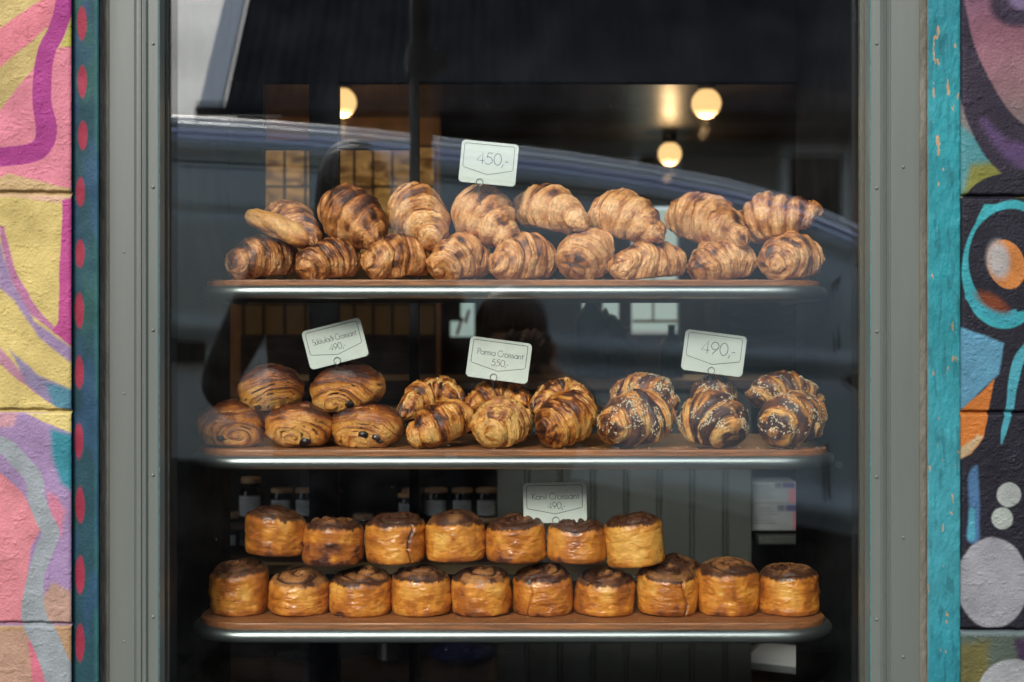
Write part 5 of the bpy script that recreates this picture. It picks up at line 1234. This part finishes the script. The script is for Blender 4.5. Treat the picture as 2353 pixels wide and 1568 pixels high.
# ------------------------------------------------------------------ two people on the pavement, seen as reflections
def skinned(name, J, E, root, mt, parent, sub=2):
    ks = list(J); me = bpy.data.meshes.new(name); me.from_pydata([J[k][0] for k in ks], [], []); 
    me = bpy.data.meshes.new(name); me.from_pydata([Vector(J[k][0]) - world_loc(parent) for k in ks], [(ks.index(a), ks.index(b_)) for a, b_ in E], [])
    o = bpy.data.objects.new(name, me); COL.objects.link(o); o.parent = parent
    md = o.modifiers.new('skin', 'SKIN'); md.use_smooth_shade = True; sb = o.modifiers.new('sub', 'SUBSURF'); sb.levels = sub; sb.render_levels = sub
    for i, k in enumerate(ks):
        r = J[k][1]; sv = me.skin_vertices[0].data[i]; sv.radius = r if isinstance(r, tuple) else (r, r); sv.use_root = (k == root)
    me.materials.append(MT[mt]); return o
def chain(names): return list(zip(names[:-1], names[1:]))
def person(base, face, sh, hip, kn, an, elb, wri, head, label, tall, hairlen, coatw=1., cam_at=None):
    """joint positions in metres; lists hold (left, right)"""
    root = empty('person', base, label, 'person')
    V = Vector; up = V((0, 0, 1)); chest = (V(sh[0]) + V(sh[1])) / 2; pel = (V(hip[0]) + V(hip[1])) / 2; H = V(head); f = V(face).normalized()
    neck = chest + (H - chest) * .38
    J = {'pelvis': (pel, (.13, .10)), 'belly': (pel.lerp(chest, .4), (.125, .095)), 'chest': (pel.lerp(chest, .85), (.14, .10)), 'neck': (neck, .052),
         'head0': (H - up * .065, (.066, .07)), 'head1': (H + up * .01, (.074, .088)), 'head2': (H + up * .085, (.062, .072))}
    E = chain(['pelvis', 'belly', 'chest', 'neck', 'head0', 'head1', 'head2'])
    for i, s in enumerate('lr'):
        S0, El, Wr = V(sh[i]), V(elb[i]), V(wri[i]); J['sh' + s] = (S0, .058); J['el' + s] = (El, .042); J['wr' + s] = (Wr, .027)
        J['ua' + s] = (S0.lerp(El, .5), .05); J['fa' + s] = (El.lerp(Wr, .4), .04)
        E += chain(['chest', 'sh' + s, 'ua' + s, 'el' + s, 'fa' + s, 'wr' + s])
        dh = (Wr - El).normalized(); sd_ = dh.cross(f).normalized() if abs(dh.dot(f)) < .9 else V((0, 0, 1))
        pm = Wr + dh * .055; J['pm' + s] = (pm, (.034, .018)); E.append(('wr' + s, 'pm' + s))
        hd = MB()
        for k in range(4):
            b0 = pm + sd_ * (k - 1.5) * .018 + dh * .02; L = (.062, .072, .068, .052)[k]; cu = (f * .55 + dh).normalized()
            hd.tube([b0, b0 + dh * L * .4, b0 + dh * L * .4 + cu * L * .35, b0 + dh * L * .45 + cu * L * .5 + f * L * .2], [.0095, .009, .008, .006], 8)
        tb = Wr + dh * .025 + sd_ * -.03; hd.tube([tb, tb + dh * .03 - sd_ * .02, tb + dh * .055 - sd_ * .018 + f * .01], [.011, .010, .008], 8)
        hd.build('fingers', MT['skin'], root, smooth=True)
        Hp, Kn, An = V(hip[i]), V(kn[i]), V(an[i]); J['hp' + s] = (Hp, .088); J['kn' + s] = (Kn, .058); J['ca' + s] = (Kn.lerp(An, .35), .056); J['an' + s] = (An, .038)
        E += chain(['pelvis', 'hp' + s, 'kn' + s, 'ca' + s, 'an' + s])
        J['ft' + s] = (An + f * .10 - up * (An.z - base[2] - .04), (.04, .035)); J['to' + s] = (An + f * .17 - up * (An.z - base[2] - .03), (.038, .025)); E += chain(['an' + s, 'ft' + s, 'to' + s])
    skinned('body', J, E, 'pelvis', 'skin', root)
    fc = MB(); 
    fc.tube([H + f * .082 + up * .01, H + f * .100 - up * .012, H + f * .108 - up * .03], [.006, .010, .012], 8)
    for s in (-1, 1): fc.lathe([(.001, -.012), (.009, -.008), (.013, 0), (.009, .008), (.001, .012)], H + f * .068 + f.cross(up) * s * .031 + up * .012, 10)
    fc.build('facial_features', MT['skin'], root, smooth=True)
    cw = coatw
    JC = {'a': (pel - up * .16, (.19 * cw ** 2.7, .16)), 'b': (pel.lerp(chest, .35), (.165 * cw ** 2.7, .15)), 'c': (pel.lerp(chest, .9), (.17 * cw, .13)), 'n': (neck - up * .03, .082)}
    EC = chain(['a', 'b', 'c', 'n'])
    for i, s in enumerate('lr'):
        S0, El, Wr = V(sh[i]), V(elb[i]), V(wri[i]); JC['s' + s] = (S0, .085); JC['u' + s] = (S0.lerp(El, .5), .076); JC['e' + s] = (El, .066); JC['w' + s] = (El.lerp(Wr, .88), .046); EC += chain(['c', 's' + s, 'u' + s, 'e' + s, 'w' + s])
    skinned('coat', JC, EC, 'b', 'coat', root)
    JT = {'p': (pel, (.15, .12))}; ET = []
    for i, s in enumerate('lr'):
        JT['h' + s] = (V(hip[i]), .10); JT['k' + s] = (V(kn[i]), .072); JT['m' + s] = (V(kn[i]).lerp(V(an[i]), .5), .066); JT['a' + s] = (V(an[i]) + up * .02, .052); ET += chain(['p', 'h' + s, 'k' + s, 'm' + s, 'a' + s])
    skinned('trousers', JT, ET, 'p', 'denim', root)
    for i in (0, 1):
        a = V(an[i]); a.z = base[2]
        th = np.linspace(0, 2 * pi, 20, endpoint=False); m = MB(); sdv = f.cross(up)
        for_ = [(0, 1), (.03, 1.02), (.05, .9), (.085, .5)]; v = []
        for z, k in for_:
            for q in th: v.append(a + f * (.055 + cos(q) * .14 * k - (.05 if z > .06 else 0)) + sdv * sin(q) * .052 * k ** .5 + up * z)
        fcs = [(i2 * 20 + j, i2 * 20 + (j + 1) % 20, (i2 + 1) * 20 + (j + 1) % 20, (i2 + 1) * 20 + j) for i2 in range(3) for j in range(20)] + [list(range(20))[::-1], [60 + j for j in range(20)]]
        m.add(v, fcs).build('shoe', MT['black'], root, smooth=True)
    # hair: a cap over the skull, falling to the shoulders
    A, Bq = np.meshgrid(np.linspace(.02, 1, 60), np.linspace(0, 2 * pi, 96, endpoint=False), indexing='ij')
    ang = Bq; fr_ = np.cos(ang - math.atan2(f.y, f.x)); ln = np.where(fr_ > .45, .10, hairlen) * (1 + .12 * np.sin(ang * 17) * .6)
    pol = np.clip(A / .55, 0, 1) * 1.50; rad_ = .100 * np.sin(np.clip(pol, 0, 1.57)) * (1 + .035 * np.sin(ang * 23)) ; zc = .118 * np.cos(pol)
    low = np.clip((A - .55) / .45, 0, 1); zc = zc - low * ln * np.where(fr_ > .45, .2, 1); rad_ = rad_ * (1 + .22 * low * (fr_ < .45) - .25 * low ** 3)
    hx = H.x - f.x * .012 + rad_ * np.cos(ang); hy = H.y - f.y * .012 + rad_ * np.sin(ang) ; hz_ = H.z + .02 + zc
    ho = link('hair', mesh(np.stack([hx, hy, hz_], -1).reshape(-1, 3), gridf(60, 96, True)), MT['hair'], root)
    so2 = ho.modifiers.new('thick', 'SOLIDIFY'); so2.thickness = .008
    return root
# the photographer, knees bent, camera raised to her face
hx = .0
person((.03, -2.42, 0), (0, 1, 0), [(-.16, -2.36, 1.02), (.19, -2.36, 1.02)], [(-.08, -2.52, .58), (.12, -2.52, .58)], [(-.12, -2.16, .46), (.18, -2.14, .44)], [(-.12, -2.46, .09), (.17, -2.44, .09)],
       [(-.20, -2.18, .90), (.28, -2.20, .90)], [(-.01, -2.105, 1.125), (.115, -2.105, 1.12)], (.0, -2.24, 1.225), 'person with long brown hair crouching with a camera raised to the face', 1.65, .26)
cr = empty('photo_camera', (.05, -2.08, 1.15), 'small black camera held up by the crouching person', 'camera')
MB().box(-.02, .115, -2.095, -2.055, 1.135, 1.225, .006).build('camera_body', MT['black'], cr)
MB().lathe([(.030, 0), (.033, .004), (.033, .035), (.029, .038), (.024, .036)], (.048, -2.055, 1.178), 28, 'y').build('lens_barrel', MT['black'], cr, smooth=True)
MB().lathe([(.001, 0), (.022, 0), (.023, .002)], (.048, -2.02, 1.178), 24, 'y').build('lens_glass', MT['vanglass'], cr)
# the companion, standing with hands in the coat
X0 = M(812, 0, 2.3)[0]
person((X0, -2.34, 0), (.1, 1, 0), [(X0 - .24, -2.34, 1.46), (X0 + .22, -2.34, 1.46)], [(X0 - .09, -2.36, .92), (X0 + .10, -2.36, .92)], [(X0 - .10, -2.33, .50), (X0 + .12, -2.33, .50)], [(X0 - .11, -2.36, .09), (X0 + .14, -2.36, .09)],
       [(X0 - .43, -2.32, 1.05), (X0 + .34, -2.32, 1.10)], [(X0 - .26, -2.20, .97), (X0 + .18, -2.20, .98)], (X0, -2.30, 1.67), 'person standing in a wide dark coat, hands at the hips', 1.78, .16, 1.34)
